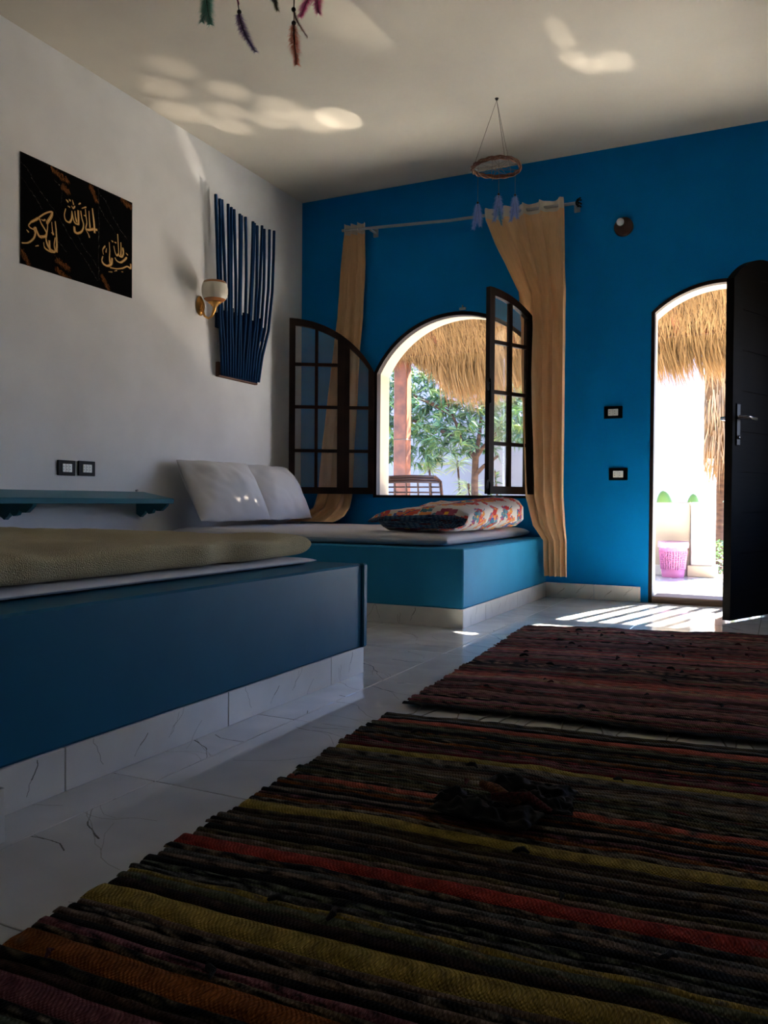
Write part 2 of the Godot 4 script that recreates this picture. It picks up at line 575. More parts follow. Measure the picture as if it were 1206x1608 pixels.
func make_materials() -> void:
	var fine := tex(noise_image(1, 0.02, 256, 5))
	var mild := tex(noise_image(2, 0.012, 256, 5, 0.955, 1.0))
	var fibre := tex(noise_image(4, 0.05, 256, 3, 0.0, 1.0, 8, 1))
	var grain := tex(noise_image(6, 0.03, 256, 4, 0.55, 1.0, 8, 1))
	var weave_im := Image.create_empty(64, 64, false, Image.FORMAT_RGB8)
	for i in 64:
		for j in 64:
			var v := 0.5 + 0.5 * sin(TAU * i / 16.0 + (PI if (j / 8) % 2 == 0 else 0.0)) * sin(PI * (j % 8) / 8.0)
			weave_im.set_pixel(i, j, Color(v, v, v))
	var weave := tex(weave_im)
	m.weave = weave
	m.fine = fine
	m.fibre = fibre
	mat("white_wall", Color(0.86, 0.865, 0.87), 0.85, {"tex": mild, "bump": [fine, 0.07], "tri": Vector3(0.8, 0.8, 0.8)})
	mat("ceiling_paint", Color(0.78, 0.755, 0.70), 0.9, {"tex": mild, "bump": [fine, 0.06], "tri": Vector3(0.5, 0.5, 0.5)})
	mat("grey_wall", Color(0.60, 0.59, 0.57), 0.9, {"tex": mild, "bump": [fine, 0.07], "tri": Vector3(0.8, 0.8, 0.8)})
	mat("blue_wall", Color(0.0, 0.48, 0.76), 0.7, {"spec": 0.18, "tex": mild, "bump": [fine, 0.07], "tri": Vector3(0.9, 0.9, 0.9)})
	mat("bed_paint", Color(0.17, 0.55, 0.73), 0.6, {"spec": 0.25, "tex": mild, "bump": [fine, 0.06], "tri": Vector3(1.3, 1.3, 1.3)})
	mat("bed_paint_shaded", Color(0.06, 0.37, 0.49), 0.5, {"spec": 0.25, "tex": mild, "bump": [fine, 0.06], "tri": Vector3(1.3, 1.3, 1.3)})  # same blue paint as the other bed, with this one's shade darkened in
	mat("shelf_paint", Color(0.10, 0.40, 0.46), 0.4, {"tex": mild, "tri": Vector3(3, 3, 3)})
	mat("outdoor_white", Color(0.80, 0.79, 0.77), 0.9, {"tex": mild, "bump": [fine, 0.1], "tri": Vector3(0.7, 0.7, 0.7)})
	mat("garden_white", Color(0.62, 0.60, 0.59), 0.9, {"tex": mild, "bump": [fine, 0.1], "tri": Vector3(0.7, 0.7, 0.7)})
	mat("cream_wall", Color(0.77, 0.71, 0.62), 0.9, {"tex": mild, "bump": [fine, 0.06], "tri": Vector3(0.9, 0.9, 0.9)})
	mat("grout", Color(0.42, 0.41, 0.39), 0.9)
	for k in 5:
		mat("marble%d" % k, Color(0.84, 0.84, 0.82), 0.045, {"tex": tex(marble(40 + k))})
	mat("skirting", Color(0.90, 0.885, 0.85), 0.3, {"tex": tex(skirting_image(81))})
	mat("skirting_veined", Color(0.90, 0.885, 0.85), 0.3, {"tex": tex(skirting_image(84))})
	mat("dark_wood", Color(0.15, 0.08, 0.055), 0.5, {"spec": 0.3, "tex": grain, "bump": [grain, 0.05], "tri": Vector3(6, 0.8, 6)})
	mat("door_wood", Color(0.045, 0.03, 0.026), 0.65, {"spec": 0.2, "tex": grain, "bump": [grain, 0.06], "tri": Vector3(1.5, 6, 1.5)})
	mat("post_wood", Color(0.56, 0.31, 0.165), 0.5, {"tex": grain, "tri": Vector3(5, 0.7, 5)})
	mat("threshold_wood", Color(0.56, 0.46, 0.39), 0.7, {"tex": grain, "tri": Vector3(0.8, 5, 5)})
	mat("rattan", Color(0.34, 0.19, 0.10), 0.5, {"tex": grain, "tri": Vector3(4, 4, 4)})
	mat("wicker", Color(0.36, 0.21, 0.12), 0.7)
	mat("twine", Color(0.45, 0.42, 0.38), 0.9)
	mat("blue_stick", Color(0.01, 0.18, 0.33), 0.6, {"spec": 0.25})
	mat("bare_wood", Color(0.34, 0.20, 0.13), 0.7)
	mat("gold", Color(0.85, 0.64, 0.36), 0.3, {"metal": 1.0})
	mat("frosted_glass", Color(0.86, 0.84, 0.78), 0.4, {"back": Color(0.5, 0.5, 0.46)})
	mat("amber_glass", Color(0.62, 0.38, 0.18), 0.35, {"back": Color(0.3, 0.2, 0.1)})
	mat("black_plastic", Color(0.015, 0.015, 0.017), 0.45, {"spec": 0.2})
	mat("white_plastic", Color(0.86, 0.86, 0.84), 0.35)
	mat("bulb_glass", Color(0.85, 0.86, 0.88), 0.2)
	mat("brown_wood", Color(0.22, 0.10, 0.045), 0.35)
	mat("chrome", Color(0.75, 0.75, 0.76), 0.25, {"metal": 1.0})
	mat("black_metal", Color(0.04, 0.04, 0.045), 0.35, {"metal": 0.6})
	mat("rod_metal", Color(0.62, 0.62, 0.64), 0.4, {"metal": 0.4})
	mat("curtain", Color(0.91, 0.75, 0.58), 0.75, {"tex": mild, "bump": [fibre, 0.03], "uv": Vector3(14, 6, 1), "sheen": 0.3, "back": Color(0.62, 0.55, 0.45)})
	mat("curtain_band", Color(0.80, 0.77, 0.72), 0.8, {"back": Color(0.2, 0.2, 0.2)})
	mat("sheet", Color(0.80, 0.80, 0.82), 0.9, {"sheen": 0.2})
	mat("pillow_case", Color(0.80, 0.79, 0.78), 0.9, {"sheen": 0.2})
	var fleece_im := noise_image(9, 0.11, 256, 3)
	mat("fleece", Color(0.80, 0.745, 0.57), 1.0, {"tex": tex(noise_image(10, 0.1, 256, 3, 0.72, 1.0)), "bump": [tex(fleece_im), 0.7], "tri": Vector3(7, 7, 7), "sheen": 0.6})
	mat("flower_print", Color(1, 1, 1), 0.85, {"tex": tex(flower_image()), "uv": Vector3(2.2, 2.2, 1)})
	mat("patch_print", Color(1, 1, 1), 0.85, {"tex": tex(patch_image()), "uv": Vector3(4, 4, 1)})
	mat("poster_print", Color(1, 1, 1), 0.8, {"tex": tex(poster_image()), "spec": 0.12})
	mat("straw", Color(1, 1, 1), 0.8, {"vertex": true, "back": Color(0.25, 0.2, 0.12)})
	mat("straw_bed", Color(0.50, 0.36, 0.19), 0.95, {"tex": grain, "bump": [grain, 0.8], "tri": Vector3(3, 1, 0.5)})
	mat("leaf", Color(1, 1, 1), 0.45, {"vertex": true, "back": Color(0.3, 0.4, 0.1)})
	mat("bark", Color(0.46, 0.34, 0.25), 0.9, {"tex": grain, "bump": [grain, 0.4], "tri": Vector3(5, 2, 5)})
	mat("cactus_skin", Color(0.26, 0.40, 0.20), 0.6)
	mat("sand", Color(0.62, 0.54, 0.43), 1.0, {"tex": mild, "bump": [fine, 1.0], "tri": Vector3(0.6, 0.6, 0.6)})
	mat("pink_plastic", Color(0.74, 0.42, 0.60), 0.4, {"back": Color(0.4, 0.2, 0.3)})
	mat("bag_film", Color(0.84, 0.66, 0.72), 0.3, {"back": Color(0.5, 0.45, 0.45)})
	mat("feather", Color(1, 1, 1), 0.8, {"vertex": true, "back": Color(0.5, 0.5, 0.5)})
	mat("bead", Color(0.12, 0.05, 0.04), 0.3)
	mat("black_cloth", Color(0.02, 0.021, 0.02), 0.95, {"sheen": 0.2})
	var pane := mat("pane_glass", Color(0.9, 0.95, 0.95, 0.06), 0.02)
	pane.transparency = BaseMaterial3D.TRANSPARENCY_ALPHA

# ------------------------------------------------------------------ the room

func plain_box(called: String, lo: Vector3, hi: Vector3, material: Material) -> MeshInstance3D:
	var st := new_st()
	cbox(st, (lo + hi) / 2, hi - lo, 0.001)
	var o := obj(called, st, material)
	structure(o)
	return o


func holed_wall(called: String, z0: float, z1: float, material: Material, hole_material: Material) -> void:
	var c := CSGCombiner3D.new()
	c.name = called
	var b := CSGBox3D.new()
	b.name = "slab"
	b.size = Vector3(XR + 0.5, H + 0.2, z1 - z0)
	b.position = Vector3(XR / 2, H / 2 - 0.1, (z0 + z1) / 2)
	b.material = material
	c.add_child(b)
	for poly in [arch(WX - 0.65, WX + 0.65, 1.63, 2.03, 0.69), arch(2.69, 3.54, 1.90, 2.07, -0.3), arch(4.2, 5.5, 1.63, 2.03, 0.69)]:  # the last arch opens the added, unseen window
		var st := new_st()
		prism(st, poly, 1.0, Transform3D(Basis(), Vector3(0, 0, -0.6)))
		st.generate_normals()
		var k := CSGMesh3D.new()
		k.name = "opening"
		k.mesh = st.commit()
		k.material = hole_material
		k.operation = CSGShape3D.OPERATION_SUBTRACTION
		c.add_child(k, true)
	add_child(c)
	structure(c)


func build_shell() -> void:
	plain_box("wall_left", Vector3(-0.25, -0.2, -0.25), Vector3(0, H, ZF + 0.25), m.white_wall)
	plain_box("wall_right", Vector3(XR, -0.2, -0.25), Vector3(XR + 0.25, H, ZF + 0.25), m.grey_wall)
	plain_box("wall_front", Vector3(-0.25, -0.2, ZF), Vector3(XR + 0.25, H, ZF + 0.25), m.grey_wall)
	plain_box("ceiling", Vector3(-0.25, H, -0.25), Vector3(XR + 0.25, H + 0.2, ZF + 0.25), m.ceiling_paint)
	holed_wall("wall_back", -0.06, 0.0, m.blue_wall, m.cream_wall)
	holed_wall("wall_outside", -0.25, -0.06, m.outdoor_white, m.cream_wall)


var tile_meshes := {}

func tile_mesh(s: Vector3) -> Mesh:
	var key := "%.3f %.3f %.3f" % [s.x, s.y, s.z]
	if not tile_meshes.has(key):
		var st := new_st()
		cbox(st, Vector3.ZERO, s, 0.0012, Basis(), 0.6)
		st.generate_normals()
		tile_meshes[key] = st.commit()
	return tile_meshes[key]


func lay_tiles(parent: Node3D, x0: float, x1: float, z0: float, z1: float, ox: float, oz: float, top: float) -> void:
	var step_z := 0.605
	var step_x := 0.6
	var i0 := int(floor((x0 - ox) / step_x))
	var k0 := int(floor((z0 - oz) / step_z))
	for i in range(i0, int(ceil((x1 - ox) / step_x))):
		for k in range(k0, int(ceil((z1 - oz) / step_z))):
			var a := Vector2(maxf(x0, ox + i * step_x), maxf(z0, oz + k * step_z))
			var b := Vector2(minf(x1, ox + (i + 1) * step_x), minf(z1, oz + (k + 1) * step_z))
			if b.x - a.x < 0.02 or b.y - a.y < 0.02: continue
			var o := inst("floor_tile", tile_mesh(Vector3(b.x - a.x - 0.003, 0.01, b.y - a.y - 0.003)), m["marble%d" % rng.randi_range(0, 4)], parent)
			o.position = Vector3((a.x + b.x) / 2, top - 0.005 + rng.randf_range(-0.0003, 0.0003), (a.y + b.y) / 2)
			if absf((b.x - a.x) - 0.6) < 0.01 and absf((b.y - a.y) - step_z) < 0.01: o.rotation.y = PI * rng.randi_range(0, 1)


func skirting(parent: Node3D, a: Vector3, b: Vector3, out: Vector3, h: float, first := 0.6) -> void:
	# a row of skirting tiles from a to b standing proud of a wall along out
	var d := b - a
	var total := d.length()
	d /= total
	var at := 0.0
	var n := 0
	while at < total - 0.005:
		var len := minf(first if n == 0 else 0.6, total - at)
		var o := inst("skirting_tile", tile_mesh(Vector3(len - 0.003, h, 0.012)), m.skirting if rng.randf() < 0.5 else m.skirting_veined, parent)
		o.position = a + d * (at + len / 2) + Vector3(0, h / 2, 0) + out * 0.006
		o.rotation.y = atan2(-d.z, d.x)
		at += len
		n += 1


func build_floor() -> void:
	var f := plain_box("floor", Vector3(-0.25, -0.2, -0.25), Vector3(XR + 0.25, -0.004, ZF + 0.25), m.grout)
	lay_tiles(f, 0.0, XR, 0.0, ZF, 2.17, 4.135, 0.0)
	var b := Node3D.new()
	b.name = "baseboard_back"
	add_child(b)
	structure(b)
	skirting(b, Vector3(2.0, 0, 0), Vector3(2.635, 0, 0), Vector3(0, 0, 1), 0.1, 0.33)
	skirting(b, Vector3(3.62, 0, 0), Vector3(XR, 0, 0), Vector3(0, 0, 1), 0.1)
	var p := Node3D.new()
	p.name = "baseboard_left"
	add_child(p)
	structure(p)
	skirting(p, Vector3(0, 0, 1.66), Vector3(0, 0, 2.82), Vector3(1, 0, 0), 0.1)


func ring(st: SurfaceTool, outer: PackedVector2Array, inner: PackedVector2Array, z0: float, z1: float) -> void:
	var rows := []
	for e in [[outer, z0], [inner, z0], [inner, z1], [outer, z1], [outer, z0]]:
		var row := []
		for i in outer.size() + 1:
			var p: Vector2 = e[0][i % outer.size()]
			row.append(Vector3(p.x, p.y, e[1]))
		rows.append(row)
	grid(st, rows)


func leaf_top(d: float) -> float:
	return WC + sqrt(WR * WR - pow(0.65 - d, 2)) - 0.006


func bar(parent: Node3D, called: String, poly: PackedVector2Array, depth: float, material: Material) -> void:
	var st := new_st()
	prism(st, poly, depth, Transform3D(Basis(), Vector3(0, 0, -depth / 2)))
	obj(called, st, material, parent)


func casement(parent: Node3D, d0: float, w: float, at: Vector2, to: Vector2, cols: int, bars: Array) -> void:
	# one leaf of the folding window; d0 is how far its hinge edge lies from the jamb when shut
	var leaf := Node3D.new()
	leaf.name = "casement_leaf"
	parent.add_child(leaf, true)
	var dir := (to - at).normalized()
	leaf.position = Vector3(at.x, 0, at.y)
	leaf.rotation.y = atan2(-dir.y, dir.x)
	var y0 := 0.705
	var sw := 0.046
	var th := 0.036
	var top := func(u): return leaf_top(d0 + u)
	for e in [[0.0, sw], [w - sw, w]]:
		bar(leaf, "stile", PackedVector2Array([Vector2(e[0], y0), Vector2(e[1], y0), Vector2(e[1], top.call(e[1])), Vector2((e[0] + e[1]) / 2, top.call((e[0] + e[1]) / 2)), Vector2(e[0], top.call(e[0]))]), th, m.dark_wood)
	bar(leaf, "bottom_rail", PackedVector2Array([Vector2(sw, y0), Vector2(w - sw, y0), Vector2(w - sw, y0 + 0.05), Vector2(sw, y0 + 0.05)]), th - 0.003, m.dark_wood)
	var rail := PackedVector2Array()
	for i in 13:
		var u := lerpf(sw, w - sw, i / 12.0)
		rail.append(Vector2(u, top.call(u)))
	for i in 13:
		var u := lerpf(w - sw, sw, i / 12.0)
		rail.append(Vector2(u, top.call(u) - 0.05))
	bar(leaf, "top_rail", rail, th - 0.003, m.dark_wood)
	var edges := [sw]
	for c in range(1, cols):
		var u := w * c / cols
		edges.append(u)
		bar(leaf, "mullion", PackedVector2Array([Vector2(u - 0.012, y0 + 0.05), Vector2(u + 0.012, y0 + 0.05), Vector2(u + 0.012, top.call(u + 0.012) - 0.05), Vector2(u - 0.012, top.call(u - 0.012) - 0.05)]), th - 0.008, m.dark_wood)
	edges.append(w - sw)
	var levels := [y0 + 0.05]
	levels.append_array(bars)
	levels.append(9.0)
	for y in bars:
		bar(leaf, "glazing_bar", PackedVector2Array([Vector2(sw, y - 0.012), Vector2(w - sw, y - 0.012), Vector2(w - sw, y + 0.012), Vector2(sw, y + 0.012)]), th - 0.010, m.dark_wood)
	for c in edges.size() - 1:
		for r in levels.size() - 1:
			var a: float = edges[c]
			var b: float = edges[c + 1]
			var poly := PackedVector2Array([Vector2(a, levels[r]), Vector2(b, levels[r])])
			for i in 7:
				var u := lerpf(b, a, i / 6.0)
				poly.append(Vector2(u, minf(levels[r + 1], top.call(u) - 0.048)))
			bar(leaf, "pane", poly, 0.004, m.pane_glass)


func build_window() -> void:
	var w := Node3D.new()
	w.name = "window_1"
	add_child(w)
	structure(w)
	var st := new_st()
	ring(st, arch(WX - 0.658, WX + 0.658, 1.63, 2.037, 0.680), arch(WX - 0.630, WX + 0.630, 1.625, 2.010, 0.700), 0.006, -0.055)
	obj("frame", st, m.dark_wood, w)
	st = new_st()
	tube(st, [Vector3(WX + 0.06, 2.045, 0.012), Vector3(WX + 0.06, 2.075, 0.016)], 0.006)
	cbox(st, Vector3(WX + 0.06, 2.05, 0.012), Vector3(0.05, 0.018, 0.012), 0.002)
	obj("latch", st, m.rod_metal, w)
	var bars := [1.03, 1.36, 1.68]
	# left pair folded back towards the pillows, right pair standing out beside the curtain
	casement(w, 0.0, 0.235, Vector2(0.665, 0.02), Vector2(0.465, 0.135), 1, [1.03, 1.36])
	casement(w, 0.235, 0.41, Vector2(0.462, 0.14), Vector2(0.105, 0.362), 2, bars)
	casement(w, 0.0, 0.235, Vector2(1.955, 0.025), Vector2(1.955, 0.235), 1, [1.03, 1.36])
	casement(w, 0.235, 0.41, Vector2(1.94, 0.24), Vector2(1.775, 0.60), 2, bars)
	st = new_st()
	for y in [1.36, 0.74]:
		cbox(st, Vector3(1.785, y, 0.615), Vector3(0.02, 0.16 if y > 1 else 0.08, 0.016), 0.003)
		tube(st, [Vector3(1.785, y + 0.05, 0.62), Vector3(1.79, y + 0.05, 0.65), Vector3(1.79, y, 0.655)], 0.005)
	obj("bolt", st, m.black_metal, w)


func build_added_window() -> void:
	# an unseen window added past the door to bring more light inside
	var w := Node3D.new()
	w.name = "added_window_2"
	add_child(w)
	structure(w)
	var st := new_st()
	ring(st, arch(4.186, 5.514, 1.63, 2.043, 0.675), arch(4.228, 5.472, 1.62, 2.0, 0.705), 0.008, -0.055)
	obj("frame", st, m.dark_wood, w)


func build_door() -> void:
	var d := Node3D.new()
	d.name = "door_1"
	add_child(d)
	structure(d)
	var st := new_st()
	ring(st, arch(2.683, 3.547, 1.903, 2.076, -0.003), arch(2.706, 3.524, 1.897, 2.052, -0.001), 0.005, -0.05)
	obj("frame", st, m.dark_wood, d)
	box_part("threshold", Vector3(3.115, 0.018, -0.11), Vector3(0.816, 0.05, 0.24), m.threshold_wood, d)
	var leaf := Node3D.new()
	leaf.name = "door_leaf"
	d.add_child(leaf)
	var at := Vector2(3.53, 0.0)
	var to := Vector2(3.20, 0.735)
	var dir := (to - at).normalized()
	leaf.position = Vector3(at.x, 0, at.y)
	leaf.rotation.y = atan2(-dir.y, dir.x)
	var w := 0.805
	var outer := arch(0.0, w, 1.885, 2.05, 0.012, 24)
	var inner := arch(0.10, w - 0.10, 1.79, 1.93, 0.16, 24)
	st = new_st()
	ring(st, outer, inner, -0.022, 0.022)
	obj("leaf_frame", st, m.door_wood, leaf)
	bar(leaf, "core_panel", PackedVector2Array([Vector2(0.08, 0.14), Vector2(w - 0.08, 0.14), Vector2(w - 0.08, 1.82), Vector2(w * 0.7, 1.935), Vector2(w * 0.5, 1.96), Vector2(w * 0.3, 1.935), Vector2(0.08, 1.82)]), 0.012, m.door_wood)
	var y := 0.15
	for k in 8:
		var hgt := 0.226
		var poly := PackedVector2Array([Vector2(0.095, y + 0.004), Vector2(w - 0.095, y + 0.004)])
		for i in 9:
			var u := lerpf(w - 0.095, 0.095, i / 8.0)
			var lid := 1.795 + 0.145 * (1 - pow((u - w / 2) / (w / 2 - 0.095), 2))
			poly.append(Vector2(u, minf(y + hgt - 0.004, lid)))
		bar(leaf, "board", poly, 0.026, m.door_wood)
		y += hgt
	for s in [-1.0, 1.0]:
		st = new_st()
		cbox(st, Vector3(w - 0.055, 1.09, s * 0.025), Vector3(0.04, 0.23, 0.008), 0.003)
		obj("handle_plate", st, m.black_metal, leaf)
		st = new_st(0)
		tube(st, [Vector3(w - 0.055, 1.13, s * 0.026), Vector3(w - 0.055, 1.13, s * 0.07), Vector3(w - 0.075, 1.13, s * 0.075), Vector3(w - 0.17, 1.125, s * 0.072)], [0.011, 0.011, 0.010, 0.008])
		obj("lever", st, m.chrome, leaf)
		st = new_st(0)
		tube(st, [Vector3(w - 0.055, 1.02, s * 0.026), Vector3(w - 0.055, 1.02, s * 0.036)], 0.011)
		obj("lock_cylinder", st, m.chrome, leaf)

# ------------------------------------------------------------------ veranda and garden

func build_veranda() -> void:
	var f := plain_box("floor_veranda", Vector3(-3.0, -0.4, -2.6), Vector3(6.0, -0.004, -0.25), m.grout)
	lay_tiles(f, -2.4, 5.6, -2.6, -0.25, 2.17, -0.25, 0.0)
	plain_box("ground", Vector3(-14, -0.6, -30), Vector3(18, -0.41, 12), m.sand)
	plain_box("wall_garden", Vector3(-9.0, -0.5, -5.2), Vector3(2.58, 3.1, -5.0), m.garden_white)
	# low wall along the veranda, ending in a square pier
	var p := thing("low_wall", "cream plastered low veranda wall ending in a square pier", "wall", Vector3(0, 0, -2.3))
	box_part("wall_body", Vector3(-0.2, 0.33, 0.0), Vector3(5.85, 0.66, 0.16), m.cream_wall, p, 0.008)
	box_part("pier", Vector3(2.83, 0.38, 0.03), Vector3(0.19, 0.57, 0.22), m.outdoor_white, p, 0.008)
	box_part("pier_base", Vector3(2.83, 0.05, 0.04), Vector3(0.24, 0.1, 0.26), m.cream_wall, p, 0.006)
	skirting(p, Vector3(-2.4, 0, 0.08), Vector3(2.70, 0, 0.08), Vector3(0, 0, 1), 0.09)
	# timber post
	var t := thing("timber_post", "reddish timber post holding the thatched veranda roof", "post", Vector3(-0.15, 0.66, -2.26))
	box_part("shaft", Vector3(0, 0.76, 0), Vector3(0.15, 1.52, 0.12), m.post_wood, t, 0.008)
	box_part("joint_band", Vector3(0, 0.64, 0), Vector3(0.154, 0.012, 0.124), m.threshold_wood, t, 0.002)
	build_rattan_chair()
	build_basket()


func build_rattan_chair() -> void:
	var c := thing("rattan_chair", "brown rattan armchair on the veranda, its slatted back below the window arch", "chair", Vector3(0.60, 0, -1.02))
	var w := 0.27
	for s in [-1.0, 1.0]:
		var st := new_st(0)
		tube(st, [Vector3(s * (w - 0.02), 0, 0.10), Vector3(s * (w - 0.02), 0.40, 0.12), Vector3(s * w, 0.70, 0.16), Vector3(s * (w - 0.01), 0.82, 0.175), Vector3(s * (w - 0.06), 0.862, 0.18)], 0.016, 8)
		obj("back_post", st, m.rattan, c)
		st = new_st(0)
		tube(st, [Vector3(s * (w - 0.02), 0, -0.36), Vector3(s * (w - 0.02), 0.56, -0.36)], 0.016, 8)
		obj("leg", st, m.rattan, c)
		st = new_st(0)
		tube(st, [Vector3(s * w, 0.64, 0.15), Vector3(s * (w + 0.03), 0.63, -0.1), Vector3(s * (w + 0.01), 0.60, -0.33), Vector3(s * (w - 0.02), 0.55, -0.37)], 0.018, 8)
		obj("armrest", st, m.rattan, c)
	for k in 3:
		var st := new_st(0)
		var y := 0.862 - k * 0.022
		tube(st, [Vector3(-w + 0.05 - k * 0.012, y, 0.18), Vector3(0, y + 0.006, 0.195), Vector3(w - 0.05 + k * 0.012, y, 0.18)], 0.012, 8)
		obj("top_rail", st, m.rattan, c)
	for k in 6:
		var st := new_st(0)
		var y := 0.775 - k * 0.045
		tube(st, [Vector3(-w + 0.01, y, 0.168 - k * 0.008), Vector3(0, y, 0.18 - k * 0.008), Vector3(w - 0.01, y, 0.168 - k * 0.008)], 0.007, 6)
		obj("back_slat", st, m.rattan, c)
	for k in 4:
		var st := new_st(0)
		var x := -0.165 + k * 0.11
		tube(st, [Vector3(x, 0.42, 0.115), Vector3(x, 0.70, 0.165), Vector3(x, 0.83, 0.185)], 0.009, 6)
		obj("back_bar", st, m.rattan, c)
	for s in [[Vector3(-w, 0.40, 0.12), Vector3(w, 0.40, 0.12)], [Vector3(-w, 0.40, -0.36), Vector3(w, 0.40, -0.36)], [Vector3(-w + 0.02, 0.40, -0.36), Vector3(-w + 0.02, 0.40, 0.12)], [Vector3(w - 0.02, 0.40, -0.36), Vector3(w - 0.02, 0.40, 0.12)]]:
		var st := new_st(0)
		tube(st, s, 0.014, 8)
		obj("seat_rail", st, m.rattan, c)
	var st := new_st(0)
	cushion(st, Vector3(0.5, 0.05, 0.46), 8, 3, 0.004, 6, 14, Transform3D(Basis(), Vector3(0, 0.405, -0.12)))
	obj("seat", st, m.rattan, c)


func build_basket() -> void:
	var b := thing("waste_basket", "pink plastic lattice waste basket lined with a pale bag", "basket", Vector3(2.60, 0, -2.05))
	var st := new_st(0)
	var rad := func(y): return 0.094 + 0.028 * y / 0.3
	lathe(st, [Vector2(0.0, 0.004), Vector2(0.09, 0.0), Vector2(0.094, 0.004), Vector2(rad.call(0.075), 0.075), Vector2(rad.call(0.075) - 0.004, 0.075), Vector2(0.09, 0.008), Vector2(0.0, 0.008)], 32)
	obj("base", st, m.pink_plastic, b)
	for k in 32:
		st = new_st()
		var a := TAU * k / 32
		var d := Vector3(cos(a), 0, sin(a))
		tube(st, [d * rad.call(0.07) + Vector3(0, 0.07, 0), d * rad.call(0.235) + Vector3(0, 0.235, 0)], 0.0055, 4, false)
		obj("upright", st, m.pink_plastic, b)
	for k in 8:
		st = new_st(0)
		var y := 0.085 + k * 0.02
		var pts := []
		for i in 33: pts.append(Vector3(cos(TAU * i / 32) * rad.call(y), y, sin(TAU * i / 32) * rad.call(y)))
		tube(st, pts, 0.0045, 4, false)
		obj("hoop", st, m.pink_plastic, b)
	st = new_st(0)
	lathe(st, [Vector2(rad.call(0.23), 0.23), Vector2(rad.call(0.3) + 0.002, 0.3), Vector2(rad.call(0.3) + 0.006, 0.312), Vector2(rad.call(0.3) - 0.004, 0.312), Vector2(rad.call(0.23) - 0.004, 0.23)], 32)
	obj("rim", st, m.pink_plastic, b)
	st = new_st(0)
	var rows := []
	for i in 6:
		var row := []
		for k in 49:
			var a := TAU * k / 48
			var r := 0.0
			var y := 0.0
			if i == 0: r = 0.085; y = 0.03
			elif i == 1: r = 0.108; y = 0.26
			elif i == 2: r = 0.117; y = 0.315
			elif i == 3: r = 0.128; y = 0.316
			elif i == 4: r = 0.131; y = 0.29
			else: r = 0.131; y = 0.262 + 0.016 * lump.get_noise_2d(cos(a) * 3, sin(a) * 3)
			r += 0.004 * lump.get_noise_2d(k * 1.7, i * 5.0)
			row.append(Vector3(cos(a) * r, y, sin(a) * r))
		rows.append(row)
	grid(st, rows)
	obj("bag_liner", st, m.bag_film, b)


func roof_y(z: float) -> float:
	return 2.927 + 0.3077 * z


func hole(x: float, z: float) -> bool:
	# daylight gaps in the thatch
	if x > 3.38 and x < 4.15 and z < -1.40 and z > -2.12: return true
	if absf(x - 3.13) < 0.10 and absf(z + 0.85) < 0.05: return true
	if absf(x - 3.46) < 0.11 and absf(z + 1.18) < 0.06: return true
	for g in [[1.165, -0.80], [1.195, -0.765], [1.235, -0.79], [1.18, -0.74]]:
		if absf(x - g[0]) < 0.013 and absf(z - g[1]) < 0.013: return true
	return false


func near_hole(x: float, z: float) -> bool:
	for dx in [-0.08, 0.0, 0.08]:
		for k in 9:
			if hole(x + dx, z - k * 0.05 + 0.1): return true
	for g in [1.165, 1.195, 1.235]:
		if absf(x - g) < 0.09 and z < -0.35 and z > -0.9: return true
	return false


func strand(v: PackedVector3Array, c: PackedColorArray, a: Vector3, b: Vector3, w: float, sag: Vector3, col: Color) -> void:
	# one straw: a thin tapering blade with a bend in it
	var side := (b - a).cross(Vector3(rng.randfn(0, 0.5), rng.randfn(0, 0.3), 1)).normalized() * w / 2
	var mid := (a + b) / 2 + sag
	for p in [a - side, a + side, mid + side, a - side, mid + side, mid - side, mid - side, mid + side, b]:
		v.append(p)
		c.append(col)


func straw_color() -> Color:
	var t := rng.randf()
	var k := Color(0.21, 0.115, 0.038).lerp(Color(0.38, 0.225, 0.09), t)
	if rng.randf() < 0.12: k = k.darkened(0.5)
	return k


func strands_mesh(v: PackedVector3Array, c: PackedColorArray) -> ArrayMesh:
	var st := new_st()
	for i in v.size():
		st.set_color(c[i])
		st.add_vertex(v[i])
	st.generate_normals()
	return st.commit()


func eave(x: float) -> float:
	# how low the fringe hangs along the veranda
	var pts := [[-2.5, 2.10], [-0.2, 2.08], [-0.08, 2.06], [0.05, 1.92], [0.3, 1.64], [0.55, 1.50], [0.75, 1.57], [0.95, 1.66], [2.2, 1.66], [2.5, 1.68], [2.75, 1.72], [3.3, 1.72], [5.5, 1.72]]
	for i in pts.size() - 1:
		if x <= pts[i + 1][0]: return lerpf(pts[i][1], pts[i + 1][1], clampf((x - pts[i][0]) / (pts[i + 1][0] - pts[i][0]), 0, 1))
	return 1.8


